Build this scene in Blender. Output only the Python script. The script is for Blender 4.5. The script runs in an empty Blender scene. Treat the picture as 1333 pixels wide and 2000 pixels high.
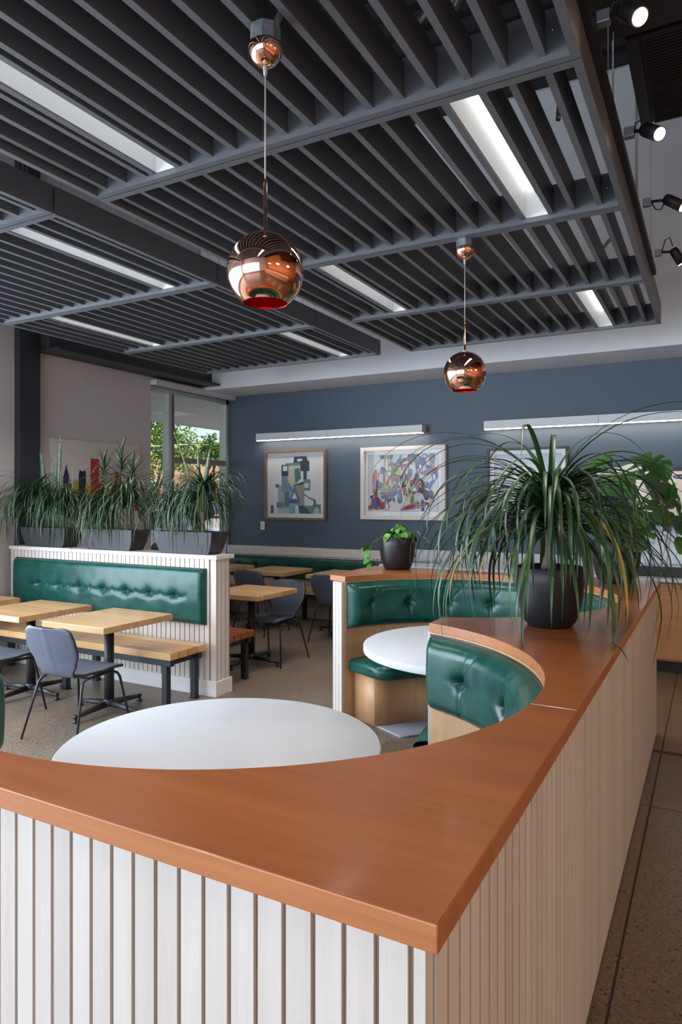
import bpy, bmesh, math, random
from mathutils import Vector, Matrix, noise
PI = math.pi; R = math.radians
scn = bpy.context.scene; COL = scn.collection
random.seed(7)

# ------------------------------------------------------------------ camera, light, exposure
cd = bpy.data.cameras.new('camera'); cam = bpy.data.objects.new('camera', cd); COL.objects.link(cam)
cam.location = (0, 0, 1.68); cam.rotation_euler = (R(90), 0, R(28.58))
cd.sensor_fit = 'VERTICAL'; cd.sensor_height = 36.0; cd.lens = 1337/2000*36.0
cd.shift_y = -25.5/2000; cd.clip_start = .05; cd.clip_end = 300
scn.camera = cam
vs = scn.view_settings; vs.view_transform = 'Standard'; vs.look = 'None'; vs.gamma = 1.0
vs.use_curve_mapping = False; vs.exposure = 0.75
scn.display_settings.display_device = 'sRGB'
W = bpy.data.worlds.new('sky'); scn.world = W; W.use_nodes = True
wn = W.node_tree.nodes; wl = W.node_tree.links; wn.clear()
wo = wn.new('ShaderNodeOutputWorld'); wb = wn.new('ShaderNodeBackground'); ws = wn.new('ShaderNodeTexSky')
ws.sky_type = 'NISHITA'; ws.sun_disc = False; ws.sun_elevation = R(50); ws.sun_rotation = R(90); ws.air_density = 1.0; ws.dust_density = .1
wl.new(ws.outputs[0], wb.inputs[0]); wl.new(wb.outputs[0], wo.inputs[0]); wb.inputs[1].default_value = .11
def light(name, kind, loc, rot, energy, color, **kw):
    d = bpy.data.lights.new(name, kind); d.energy = energy; d.color = color
    for k, v in kw.items(): setattr(d, k, v)
    o = bpy.data.objects.new(name, d); COL.objects.link(o); o.location = loc; o.rotation_euler = rot
    return o
light('sun', 'SUN', (20, 0, 30), (0, R(42), R(-12)), 3.2, (1, .95, .86), angle=R(.6))
# daylight entering by the two shop-front windows behind and left of the camera
light('daylight_back', 'AREA', (-2.6, -5.75, 1.95), (R(90), 0, 0), 232, (.73, .86, 1.0), shape='RECTANGLE', size=7.4, size_y=3.0)
light('daylight_left', 'AREA', (-6.40, -.4, 1.85), (0, R(-90), 0), 460, (.73, .86, 1.0), shape='RECTANGLE', size=2.9, size_y=7.6)
# unseen warm ceiling lamps over the service counter on the right
for yy in (-2.5, 0.2, 2.9):
    light('counter_lamp', 'AREA', (3.3, yy, 3.0), (0, R(15), 0), 23, (1, .84, .68), shape='DISK', size=.8)

# ------------------------------------------------------------------ materials
def s2l(c):
    c = c/255.0
    return c/12.92 if c <= .04045 else ((c+.055)/1.055)**2.4
def rgb(r, g, b): return (s2l(r), s2l(g), s2l(b), 1)
MATS = {}
def mat(name, col, rough=.5, metal=0, spec=.5, coat=0, coat_rough=.1, var=.0, scale=(8, 8, 8), bump=0, bump_scale=60, emit=None, estr=0, detail=4, col2=None, rvar=0, sheen=0, sub=0, trans=0):
    if name in MATS: return MATS[name]
    m = bpy.data.materials.new(name); m.use_nodes = True; nt = m.node_tree; N = nt.nodes; L = nt.links
    b = N['Principled BSDF']
    b.inputs['Base Color'].default_value = col; b.inputs['Roughness'].default_value = rough
    b.inputs['Metallic'].default_value = metal; b.inputs['Specular IOR Level'].default_value = spec
    b.inputs['Coat Weight'].default_value = coat; b.inputs['Coat Roughness'].default_value = coat_rough
    if sheen: b.inputs['Sheen Weight'].default_value = sheen
    if trans: b.inputs['Transmission Weight'].default_value = trans
    if emit: b.inputs['Emission Color'].default_value = emit; b.inputs['Emission Strength'].default_value = estr
    tc = N.new('ShaderNodeTexCoord'); mp = N.new('ShaderNodeMapping'); L.new(tc.outputs['Object'], mp.inputs[0]); mp.inputs['Scale'].default_value = scale
    if var or col2:
        nz = N.new('ShaderNodeTexNoise'); nz.inputs['Scale'].default_value = 1; nz.inputs['Detail'].default_value = detail; nz.inputs['Roughness'].default_value = .6
        L.new(mp.outputs[0], nz.inputs['Vector'])
        rp = N.new('ShaderNodeValToRGB'); L.new(nz.outputs['Fac'], rp.inputs[0])
        rp.color_ramp.elements[0].position = .3; rp.color_ramp.elements[1].position = .7
        c2 = col2 or tuple(min(1, x*(1+var)) for x in col[:3])+(1,)
        c1 = col if col2 else tuple(x*(1-var) for x in col[:3])+(1,)
        rp.color_ramp.elements[0].color = c1; rp.color_ramp.elements[1].color = c2
        L.new(rp.outputs[0], b.inputs['Base Color'])
        if rvar:
            mr = N.new('ShaderNodeMapRange'); L.new(nz.outputs['Fac'], mr.inputs[0]); mr.inputs[3].default_value = rough-rvar; mr.inputs[4].default_value = rough+rvar
            L.new(mr.outputs[0], b.inputs['Roughness'])
    if bump:
        n2 = N.new('ShaderNodeTexNoise'); n2.inputs['Scale'].default_value = bump_scale; n2.inputs['Detail'].default_value = 3
        L.new(tc.outputs['Object'], n2.inputs['Vector'])
        bp = N.new('ShaderNodeBump'); bp.inputs['Strength'].default_value = bump; bp.inputs['Distance'].default_value = .01
        L.new(n2.outputs['Fac'], bp.inputs['Height']); L.new(bp.outputs[0], b.inputs['Normal'])
    MATS[name] = m
    return m
def wood(name, dark, light_, axis='X', rough=.4, coat=0, ring=1.0, random_tint=.0, strips=None, strip_axis=1):
    """long grain along an axis, fine pores, a slow colour drift; optional butcher-block strips"""
    if name in MATS: return MATS[name]
    m = bpy.data.materials.new(name); m.use_nodes = True; nt = m.node_tree; N = nt.nodes; L = nt.links; b = N['Principled BSDF']
    tc = N.new('ShaderNodeTexCoord'); oi = N.new('ShaderNodeObjectInfo')
    ad = N.new('ShaderNodeVectorMath'); ad.operation = 'ADD'; L.new(tc.outputs['Object'], ad.inputs[0])
    sc = N.new('ShaderNodeVectorMath'); sc.operation = 'SCALE'; sc.inputs['Scale'].default_value = 7.3
    cmb = N.new('ShaderNodeCombineXYZ')
    for i in range(3): L.new(oi.outputs['Random'], cmb.inputs[i])
    L.new(cmb.outputs[0], sc.inputs[0]); L.new(sc.outputs[0], ad.inputs[1])
    def nz(scale, detail, dist=0):
        mp = N.new('ShaderNodeMapping'); mp.inputs['Scale'].default_value = scale; L.new(ad.outputs[0], mp.inputs[0])
        n = N.new('ShaderNodeTexNoise'); n.inputs['Scale'].default_value = 1; n.inputs['Detail'].default_value = detail; n.inputs['Distortion'].default_value = dist
        L.new(mp.outputs[0], n.inputs['Vector']); return n
    def ax(a, c): return tuple(a if 'XYZ'[i] == axis else c for i in range(3))
    g = nz(ax(1.2*ring, 22*ring), 5, 1.2); p = nz(ax(9, 260), 3); d = nz(ax(.8, 2.2), 2)
    rp = N.new('ShaderNodeValToRGB'); rp.color_ramp.elements[0].position = .25; rp.color_ramp.elements[1].position = .75
    rp.color_ramp.elements[0].color = dark; rp.color_ramp.elements[1].color = light_
    m1 = N.new('ShaderNodeMath'); m1.operation = 'MULTIPLY_ADD'; L.new(g.outputs['Fac'], m1.inputs[0]); m1.inputs[1].default_value = .5
    m0 = N.new('ShaderNodeMath'); m0.operation = 'MULTIPLY_ADD'; L.new(p.outputs['Fac'], m0.inputs[0]); m0.inputs[1].default_value = .22
    m2 = N.new('ShaderNodeMath'); m2.operation = 'MULTIPLY'; L.new(d.outputs['Fac'], m2.inputs[0]); m2.inputs[1].default_value = .28
    L.new(m2.outputs[0], m0.inputs[2]); L.new(m0.outputs[0], m1.inputs[2]); last = m1.outputs[0]
    if random_tint:
        mt = N.new('ShaderNodeMath'); mt.operation = 'MULTIPLY_ADD'; L.new(oi.outputs['Random'], mt.inputs[0]); mt.inputs[1].default_value = random_tint
        ms = N.new('ShaderNodeMath'); ms.operation = 'SUBTRACT'; L.new(last, ms.inputs[0]); ms.inputs[1].default_value = random_tint/2
        L.new(ms.outputs[0], mt.inputs[2]); last = mt.outputs[0]
    if strips:
        sp = N.new('ShaderNodeSeparateXYZ'); L.new(ad.outputs[0], sp.inputs[0])
        fl = N.new('ShaderNodeMath'); fl.operation = 'MULTIPLY'; L.new(sp.outputs[strip_axis], fl.inputs[0]); fl.inputs[1].default_value = 1/strips
        f2 = N.new('ShaderNodeMath'); f2.operation = 'FLOOR'; L.new(fl.outputs[0], f2.inputs[0])
        wnz = N.new('ShaderNodeTexWhiteNoise'); wnz.noise_dimensions = '1D'; L.new(f2.outputs[0], wnz.inputs['W'])
        mm = N.new('ShaderNodeMath'); mm.operation = 'MULTIPLY_ADD'; L.new(wnz.outputs['Value'], mm.inputs[0]); mm.inputs[1].default_value = .3
        mo = N.new('ShaderNodeMath'); mo.operation = 'SUBTRACT'; L.new(last, mo.inputs[0]); mo.inputs[1].default_value = .15
        L.new(mo.outputs[0], mm.inputs[2]); last = mm.outputs[0]
    L.new(last, rp.inputs[0]); L.new(rp.outputs[0], b.inputs['Base Color'])
    b.inputs['Roughness'].default_value = rough; b.inputs['Coat Weight'].default_value = coat; b.inputs['Coat Roughness'].default_value = .12
    bp = N.new('ShaderNodeBump'); bp.inputs['Strength'].default_value = .06; bp.inputs['Distance'].default_value = .004
    L.new(p.outputs['Fac'], bp.inputs['Height']); L.new(bp.outputs[0], b.inputs['Normal'])
    MATS[name] = m; return m
def terrazzo(name, base, dark, lightc, rough):
    m = bpy.data.materials.new(name); m.use_nodes = True; nt = m.node_tree; N = nt.nodes; L = nt.links; b = N['Principled BSDF']
    ge = N.new('ShaderNodeNewGeometry')
    def vor(s, feat='F1'):
        v = N.new('ShaderNodeTexVoronoi'); v.inputs['Scale'].default_value = s; L.new(ge.outputs['Position'], v.inputs['Vector']); return v
    def ramp(src, stops):
        r = N.new('ShaderNodeValToRGB'); L.new(src, r.inputs[0]); e = r.color_ramp.elements
        e[0].position, e[0].color = stops[0]; e[1].position, e[1].color = stops[-1]
        for p_, c_ in stops[1:-1]:
            x = e.new(p_); x.color = c_
        return r
    n = N.new('ShaderNodeTexNoise'); n.inputs['Scale'].default_value = 1.3; n.inputs['Detail'].default_value = 6; L.new(ge.outputs['Position'], n.inputs['Vector'])
    r0 = ramp(n.outputs['Fac'], [(.3, tuple(c*.82 for c in base[:3])+(1,)), (.7, tuple(c*1.15 for c in base[:3])+(1,))])
    v1 = vor(150); sep = N.new('ShaderNodeSeparateColor'); L.new(v1.outputs['Color'], sep.inputs[0])
    r1 = ramp(sep.outputs[0], [(0, dark), (.25, base), (.7, base), (.95, lightc)])
    mx = N.new('ShaderNodeMix'); mx.data_type = 'RGBA'; mx.inputs[0].default_value = .6; L.new(r0.outputs[0], mx.inputs[6]); L.new(r1.outputs[0], mx.inputs[7])
    v2 = vor(62); s2 = N.new('ShaderNodeSeparateColor'); L.new(v2.outputs['Color'], s2.inputs[0])
    r2 = ramp(s2.outputs[1], [(0, (1, 1, 1, 1)), (.06, (0, 0, 0, 1)), (1, (0, 0, 0, 1))]); r2.color_ramp.interpolation = 'CONSTANT'
    dd = N.new('ShaderNodeMath'); dd.operation = 'LESS_THAN'; L.new(v2.outputs['Distance'], dd.inputs[0]); dd.inputs[1].default_value = .4
    ml = N.new('ShaderNodeMath'); ml.operation = 'MULTIPLY'; L.new(dd.outputs[0], ml.inputs[0]); L.new(r2.outputs[0], ml.inputs[1])
    m2 = N.new('ShaderNodeMix'); m2.data_type = 'RGBA'; L.new(ml.outputs[0], m2.inputs[0]); L.new(mx.outputs[2], m2.inputs[6]); m2.inputs[7].default_value = dark
    L.new(m2.outputs[2], b.inputs['Base Color']); b.inputs['Roughness'].default_value = rough
    rr = N.new('ShaderNodeMapRange'); L.new(n.outputs['Fac'], rr.inputs[0]); rr.inputs[3].default_value = rough-.1; rr.inputs[4].default_value = rough+.1; L.new(rr.outputs[0], b.inputs['Roughness'])
    MATS[name] = m; return m
def glassmat(name, refl=.045, tint=(1, 1, 1, 1)):
    m = bpy.data.materials.new(name); m.use_nodes = True; N = m.node_tree.nodes; L = m.node_tree.links; N.clear()
    o = N.new('ShaderNodeOutputMaterial'); t = N.new('ShaderNodeBsdfTransparent'); g = N.new('ShaderNodeBsdfGlossy'); x = N.new('ShaderNodeMixShader')
    t.inputs[0].default_value = tint; g.inputs['Roughness'].default_value = .01
    x.inputs[0].default_value = refl; L.new(t.outputs[0], x.inputs[1]); L.new(g.outputs[0], x.inputs[2]); L.new(x.outputs[0], o.inputs[0])
    MATS[name] = m; return m

WHITE_SLAT = wood('whitewashed_maple', rgb(196, 185, 177), rgb(218, 210, 204), 'Z', .5, random_tint=.25)
WHITE_SLAT_H = wood('whitewashed_maple_cap', rgb(208, 200, 194), rgb(228, 223, 220), 'X', .45)
GAPWOOD = mat('slat_backing', rgb(142, 110, 86), .7, var=.08)
CAPWOOD = wood('amber_stained_cap', rgb(128, 66, 27), rgb(170, 100, 51), 'X', .3, coat=.25, ring=.6)
CAPEDGE = wood('amber_cap_edge', rgb(152, 88, 46), rgb(190, 124, 76), 'X', .4, coat=.15)
BLONDE = wood('blonde_veneer', rgb(178, 130, 88), rgb(208, 166, 124), 'Z', .42, ring=.7)
BLOCK = wood('butcher_block', rgb(178, 134, 86), rgb(208, 170, 122), 'X', .35, coat=.25, strips=.042)
BENCHWOOD = wood('bench_ash', rgb(176, 124, 70), rgb(222, 178, 124), 'X', .36, coat=.2, random_tint=.3)
BENCHRED = wood('bench_reddish', rgb(128, 66, 32), rgb(176, 104, 60), 'X', .34, coat=.2, random_tint=.3)
CABWOOD = wood('cabinet_oak', rgb(172, 120, 76), rgb(204, 154, 106), 'X', .45)
LEATHER = mat('green_leather', rgb(6, 54, 48), .3, spec=.36, coat=.08, coat_rough=.1, col2=rgb(14, 84, 74), scale=(9, 9, 9), detail=8, bump=.035, bump_scale=220, rvar=.06)
PIPING = mat('green_piping', rgb(8, 44, 40), .3)
TABLEWHITE = mat('white_laminate', rgb(198, 201, 208), .34, spec=.45, var=.02, scale=(3, 3, 3))
TABLEEDGE = mat('white_table_edge', rgb(216, 218, 226), .4)
CHARCOAL = mat('charcoal_panel', rgb(94, 96, 101), .42, spec=.5, var=.04, scale=(5, 5, 5))
KICK = mat('grey_lilac_kick', rgb(160, 160, 176), .5)
CHARDARK = mat('charcoal_dark', rgb(46, 47, 50), .5)  # plain darker charcoal for beam, divider, toe kick and seam
BLACKSTEEL = mat('black_steel', rgb(34, 36, 42), .45, spec=.5, var=.06)
DARKDECK = mat('dark_deck', rgb(30, 30, 32), .75)
BROWNDUCT = mat('dark_bronze_duct', rgb(46, 38, 34), .35, metal=.3)
GRILLE = mat('black_grille', rgb(30, 24, 22), .6)
BLUEWALL = mat('slate_blue_paint', rgb(72, 88, 105), .5, var=.03, scale=(2, 2, 2), bump=.03, bump_scale=300)
GREYWALL = mat('warm_grey_paint', rgb(202, 197, 199), .7, var=.02, bump=.02, bump_scale=300)
WHITEWALL = mat('white_paint', rgb(226, 229, 233), .65, var=.015)
COLUMN = mat('column_paint', rgb(46, 50, 58), .5)
COPPER = mat('polished_copper', (.93, .50, .36, 1), .035, metal=1)
REDINNER = mat('copper_inside_red_glow', rgb(200, 40, 26), .15, metal=.8)  # red of the bulb reflected in the copper inside, put into the colour
BULB = mat('lamp_bulb', rgb(255, 90, 60), .3, emit=(1, .2, .1, 1), estr=1.5)
GALV = mat('galvanised_steel', rgb(150, 156, 162), .4, metal=.85, var=.15, scale=(40, 40, 40))
CORD = mat('clear_cord', rgb(168, 166, 160), .3)
LED = mat('led_lens', rgb(255, 250, 240), .4, emit=(1, .95, .88, 1), estr=1.4)
LEDWALL = mat('led_wall_lens', rgb(255, 250, 240), .4, emit=(1, .82, .64, 1), estr=12)
SPOTLENS = mat('spot_lens', rgb(255, 230, 190), .4, emit=(1, .72, .42, 1), estr=22)
LAMPWHITE = mat('lamp_white', rgb(214, 218, 222), .45)
CHAIRGREY = mat('grey_chair_vinyl', rgb(84, 90, 106), .42, spec=.5, var=.05, scale=(12, 12, 12), bump=.05, bump_scale=400)
CHAIREDGE = mat('chair_edge_piping', rgb(32, 34, 42), .4)
CHAIRLEG = mat('chair_leg_black', rgb(28, 29, 33), .35)
POTBLACK = mat('matte_black_pot', rgb(24, 24, 28), .38, spec=.5)
PLANTERGREY = mat('graphite_planter', rgb(52, 52, 58), .5, var=.05)
SOIL = mat('soil', rgb(52, 38, 30), .95, var=.4, scale=(60, 60, 60), bump=.8, bump_scale=90)
LEAF = mat('palm_leaf', rgb(30, 58, 30), .4, spec=.5, col2=rgb(54, 86, 40), scale=(3, 3, 3))
LEAFD = mat('palm_leaf_dark', rgb(20, 44, 28), .38, spec=.5, col2=rgb(36, 66, 40), scale=(4, 4, 4))
LEAFY = mat('yellowing_leaf', rgb(130, 120, 40), .5, col2=rgb(160, 110, 50), scale=(14, 14, 14))
SNAKE = mat('snake_leaf', rgb(38, 66, 46), .4, col2=rgb(112, 134, 108), scale=(20, 20, 70))
MONST = mat('monstera_leaf', rgb(28, 72, 28), .35, col2=rgb(62, 108, 40), scale=(6, 6, 6))
POTHOS = mat('pothos_leaf', rgb(42, 104, 34), .35, col2=rgb(104, 156, 66), scale=(16, 16, 16))
TRUNK = mat('palm_trunk', rgb(120, 104, 84), .85, var=.25, scale=(30, 30, 90), bump=.5, bump_scale=80)
ALU = mat('window_aluminium', rgb(176, 190, 190), .45, metal=.2)
ALUD = mat('window_aluminium_dark', rgb(120, 118, 114), .5)
STEEL = mat('brushed_steel', rgb(186, 188, 194), .3, metal=.9, var=.08, scale=(3, 3, 80))
STEELW = mat('steel_panel_warm', rgb(206, 186, 176), .35, metal=.5)
MACHBLACK = mat('machine_black', rgb(40, 40, 46), .4)
LOGOBLUE = mat('logo_blue', rgb(24, 38, 66), .4)
PURE = mat('pure_white', rgb(236, 236, 236), .5)
FRAMEWOOD = wood('walnut_frame', rgb(92, 72, 58), rgb(142, 118, 92), 'Z', .45)
FRAMEWHITE = mat('white_frame', rgb(226, 220, 214), .4)
FRAMEBLACK = mat('black_frame', rgb(28, 28, 32), .4)
PAPER = mat('paper', rgb(224, 228, 234), .6)
GROUT = mat('floor_joint', rgb(58, 54, 50), .7)
FLOORM = terrazzo('polished_aggregate', rgb(118, 104, 92), rgb(62, 54, 48), rgb(158, 142, 124), .36)
FLOORR = terrazzo('polished_aggregate_slab', rgb(112, 94, 78), rgb(58, 48, 40), rgb(150, 130, 108), .34)
GLASS = glassmat('window_glass'); PRINTGLASS = glassmat('print_glass', .01)

# ------------------------------------------------------------------ mesh helpers
class MB:
    def __init__(s): s.v = []; s.f = []; s.m = []; s.sm = []
    def add(s, vs, fs, mi=0, smooth=False):
        o = len(s.v); s.v += [tuple(p) for p in vs]; s.f += [tuple(i+o for i in f) for f in fs]
        s.m += [mi]*len(fs); s.sm += [smooth]*len(fs); return s
    def box(s, x0, x1, y0, y1, z0, z1, mi=0):
        return s.add([(x0, y0, z0), (x1, y0, z0), (x1, y1, z0), (x0, y1, z0), (x0, y0, z1), (x1, y0, z1), (x1, y1, z1), (x0, y1, z1)],
                     [(0, 3, 2, 1), (4, 5, 6, 7), (0, 1, 5, 4), (1, 2, 6, 5), (2, 3, 7, 6), (3, 0, 4, 7)], mi)
    def tube(s, pts, r, n=8, mi=0, cap=True):
        pts = [Vector(p) for p in pts]; rs = r if isinstance(r, (list, tuple)) else [r]*len(pts)
        vs = []; prev = None
        for i, p in enumerate(pts):
            t = (pts[min(i+1, len(pts)-1)]-pts[max(i-1, 0)]).normalized()
            if prev is None:
                a = Vector((0, 0, 1)) if abs(t.z) < .9 else Vector((1, 0, 0)); u = t.cross(a).normalized()
            else:
                u = (prev-t*prev.dot(t)).normalized()
            prev = u; w = t.cross(u)
            for k in range(n):
                an = 2*PI*k/n; vs.append(p+(u*math.cos(an)+w*math.sin(an))*rs[i])
        fs = []
        for i in range(len(pts)-1):
            for k in range(n):
                fs.append((i*n+k, i*n+(k+1) % n, (i+1)*n+(k+1) % n, (i+1)*n+k))
        s.add(vs, fs, mi, True)
        if cap:
            o = len(s.v)-len(vs); e = len(vs)-n
            s.f.append(tuple(o+k for k in range(n))[::-1]); s.m.append(mi); s.sm.append(False)
            s.f.append(tuple(o+e+k for k in range(n))); s.m.append(mi); s.sm.append(False)
        return s
    def lathe(s, prof, c=(0, 0, 0), n=32, mi=0, axis='Z', smooth=True):
        vs = []; fs = []
        for r, z in prof:
            for k in range(n):
                a = 2*PI*k/n; x, y = r*math.cos(a), r*math.sin(a)
                p = (x, y, z) if axis == 'Z' else (z, x, y) if axis == 'X' else (x, z, y)
                vs.append((c[0]+p[0], c[1]+p[1], c[2]+p[2]))
        for i in range(len(prof)-1):
            for k in range(n):
                fs.append((i*n+k, i*n+(k+1) % n, (i+1)*n+(k+1) % n, (i+1)*n+k))
        return s.add(vs, fs, mi, smooth)
    def prism(s, poly, z0, z1, mi=0, side=None, smooth_sides=False):
        n = len(poly); side = mi if side is None else side
        vs = [(x, y, z0) for x, y in poly]+[(x, y, z1) for x, y in poly]
        s.add(vs, [tuple(range(n))[::-1], tuple(range(n, 2*n))], mi)
        o = len(s.v)-2*n
        for i in range(n):
            j = (i+1) % n; s.f.append((o+i, o+j, o+n+j, o+n+i)); s.m.append(side); s.sm.append(smooth_sides)
        return s
    def grid(s, fn, nu, nv, mi=0, smooth=True):
        vs = [fn(i/nu, j/nv) for i in range(nu+1) for j in range(nv+1)]
        fs = [(i*(nv+1)+j, (i+1)*(nv+1)+j, (i+1)*(nv+1)+j+1, i*(nv+1)+j+1) for i in range(nu) for j in range(nv)]
        return s.add(vs, fs, mi, smooth)
    def mesh(s, name, mats):
        me = bpy.data.meshes.new(name); me.from_pydata(s.v, [], s.f)
        for m in (mats if isinstance(mats, (list, tuple)) else [mats]): me.materials.append(m)
        me.polygons.foreach_set('material_index', s.m); me.polygons.foreach_set('use_smooth', s.sm); me.update()
        return me
def place(name, me, parent=None, loc=(0, 0, 0), rot=(0, 0, 0), scl=(1, 1, 1)):
    o = bpy.data.objects.new(name, me); COL.objects.link(o); o.location = loc; o.rotation_euler = rot; o.scale = scl
    if parent is not None: o.parent = parent
    return o
def obj(name, mb, mats, parent=None, fixn=False, bevel=0, wcoord=True, solid=0):
    """one mesh object; coordinates are world coordinates unless wcoord is False"""
    me = mb.mesh(name, mats)
    if fixn:
        bm = bmesh.new(); bm.from_mesh(me); bmesh.ops.recalc_face_normals(bm, faces=bm.faces); bm.to_mesh(me); bm.free()
    o = place(name, me, parent)
    if parent is not None and wcoord:
        p = parent; off = Vector((0, 0, 0))
        while p is not None: off += p.location; p = p.parent
        o.location = -off
    if bevel:
        b = o.modifiers.new('bevel', 'BEVEL'); b.width = bevel; b.segments = 2; b.limit_method = 'ANGLE'; b.angle_limit = R(40); b.harden_normals = False
    if solid:
        b = o.modifiers.new('solidify', 'SOLIDIFY'); b.thickness = solid; b.offset = 0
    return o
def tag(o, label=None, cat=None, group=None, kind=None):
    if label: o['label'] = label
    if cat: o['category'] = cat
    if group: o['group'] = group
    if kind: o['kind'] = kind
    return o
def thing(name, label, cat, loc=(0, 0, 0), rz=0, group=None):
    o = bpy.data.objects.new(name, None); COL.objects.link(o); o.location = loc; o.rotation_euler = (0, 0, rz); o.empty_display_size = .05
    return tag(o, label, cat, group)
def copy_tree(o, parent=None, loc=None, rz=None, label=None):
    c = o.copy(); COL.objects.link(c)
    if parent is not None: c.parent = parent
    if loc is not None: c.location = loc
    if rz is not None: c.rotation_euler = (0, 0, rz)
    if label: c['label'] = label
    for ch in [x for x in list(bpy.data.objects) if x.parent == o]: copy_tree(ch, c)
    return c
def struct(name, mb, mats, **kw): return tag(obj(name, mb, mats, **kw), kind='structure')
B = MB

# ------------------------------------------------------------------ the setting
XL, XR, YB, YF = -6.48, 4.6, -6.0, 8.36
fl = struct('floor', B().box(XL-.2, XR, YB, YF, -.12, -.003), GROUT)
def slab(x0, x1, y0, y1, m=FLOORR): obj('floor_slab', B().box(x0, x1, y0, y1, -.03, 0), m, fl, bevel=.003)
slab(XL-.2, -.60, YB, YF, FLOORM)
for y0, y1 in ((YB, 4.094), (4.102, 4.985), (5.045, YF)): slab(-.60, -.309, y0, y1)
for x0, x1 in ((-.301, .62), (.63, 1.55), (1.56, 2.48), (2.49, XR)):
    for y0, y1 in ((YB, -1.2), (-1.19, 1.45), (1.46, 4.094), (4.102, 4.985), (5.045, 6.3), (6.31, YF)): slab(x0, x1, y0, y1)
# ceiling deck, dark, with ribs
ce = struct('ceiling', B().box(XL-.2, XR, YB, YF, 6.2, 6.35), DARKDECK)
for i in range(46):
    y = -5.8+i*.3
    if y < 7.5: obj('deck_rib', B().box(XL, XR, y, y+.12, 6.14, 6.2), DARKDECK, ce)
# slate-blue back wall, soffit and bulkhead
struct('wall_back', B().box(XL-.2, XR, YF, YF+.2, 0, 6.35), BLUEWALL)
struct('trim_1', B().box(XL, XR, 7.68, YF, 3.235, 6.2), WHITEWALL)
# left wall with the window openings
wl_ = struct('wall_left', B().box(XL-.22, XL, 4.95, 6.684, 0, 3.5).box(XL-.22, XL, 6.684, YF, 3.175, 3.5).box(XL-.22, XL, 6.684, YF, 0, .35)
             .box(XL-.22, XL, YB, YF, 3.5, 6.2).box(XL-.22, XL, 3.6, 4.95, 0, 3.5).box(XL-.22, XL, YB, -4.5, 0, 3.5).box(XL-.22, XL, -4.5, 3.6, 0, .3).box(XL-.22, XL, -4.5, 3.6, 3.4, 3.5), GREYWALL)
struct('wall_right', B().box(XR, XR+.2, YB, YF, 0, 6.35), wood('orange_panelling', rgb(176, 98, 44), rgb(206, 134, 74), 'Z', .45))
wf = struct('wall_front', B().box(XL-.2, -6.3, YB-.2, YB, 0, 6.35).box(1.1, XR, YB-.2, YB, 0, 6.35).box(-6.3, 1.1, YB-.2, YB, 3.5, 6.35).box(-6.3, 1.1, YB-.2, YB, 0, .35), WHITEWALL)
# corner window on the left wall
w1 = struct('window_1', B().box(XL-.16, XL-.03, 6.684, 6.70, .35, 3.175).box(XL-.16, XL-.03, 8.30, 8.36, .35, 3.175).box(XL-.16, XL-.03, 6.684, 8.36, 3.115, 3.175).box(XL-.16, XL-.03, 6.684, 8.36, .35, .43), ALU)
obj('mullion', B().box(XL-.17, XL-.02, 7.085, 7.15, .43, 3.115).box(XL-.12, XL-.01, 7.03, 7.085, .43, 3.115, 1), [ALUD, ALU], w1)
obj('transom', B().box(XL-.13, XL-.03, 7.15, 8.30, 2.185, 2.255), ALUD, w1)
for y0, y1, z0, z1 in ((6.70, 7.03, .43, 3.115), (7.15, 8.30, .43, 2.185), (7.15, 8.30, 2.255, 3.115)):
    obj('pane', B().box(XL-.085, XL-.079, y0, y1, z0, z1), GLASS, w1)
struct('trim_2', B().box(XL-.2, XL+.1, 6.684, YF, 3.175, 3.24), LAMPWHITE)
# shop-front windows (behind the camera)
for nm, fr, ax_ in (('window_2', (-6.3, 1.1, .35, 3.5), 'Y'), ('window_3', (-4.5, 3.6, .3, 3.4), 'X')):
    a0, a1, z0, z1 = fr; m = B()
    def bar(p0, p1, q0, q1, m=m):
        if ax_ == 'Y': m.box(p0, p1, YB-.15, YB-.05, q0, q1)
        else: m.box(XL-.15, XL-.05, p0, p1, q0, q1)
    k = 5
    for i in range(k+1):
        p = a0+(a1-a0)*i/k; bar(p-.03, p+.03, z0, z1)
    bar(a0, a1, z0, z0+.06); bar(a0, a1, z1-.06, z1); bar(a0, a1, 2.3, 2.36)
    wo_ = struct(nm, m, ALUD)
    for i in range(k):
        p0, p1 = a0+(a1-a0)*i/k+.03, a0+(a1-a0)*(i+1)/k-.03
        for q0, q1 in ((z0+.06, 2.3), (2.36, z1-.06)):
            obj('pane', B().box(p0, p1, YB-.103, YB-.097, q0, q1) if ax_ == 'Y' else B().box(XL-.103, XL-.097, p0, p1, q0, q1), GLASS, wo_)
# steel beam over the left wall and the column beside it
obj('steel_beam', B().box(-6.47, -6.12, 4.96, 7.66, 3.275, 3.30).box(-6.32, -6.27, 4.96, 7.66, 3.30, 3.62).box(-6.47, -6.12, 4.96, 7.66, 3.62, 3.645), CHARDARK)
tag(bpy.data.objects['steel_beam'], 'dark steel beam running above the grey wall and corner window', 'beam')
cr = thing('steel_column', 'tall dark square column at the end of the planter partition', 'column', (-6.53, 4.82, 0))
obj('shaft', B().box(-6.67, -6.40, 4.69, 4.949, .02, 6.19), COLUMN, cr, bevel=.006)
obj('base_plate', B().box(-6.69, -6.38, 4.67, 4.949, 0, .02), COLUMN, cr)
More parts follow.
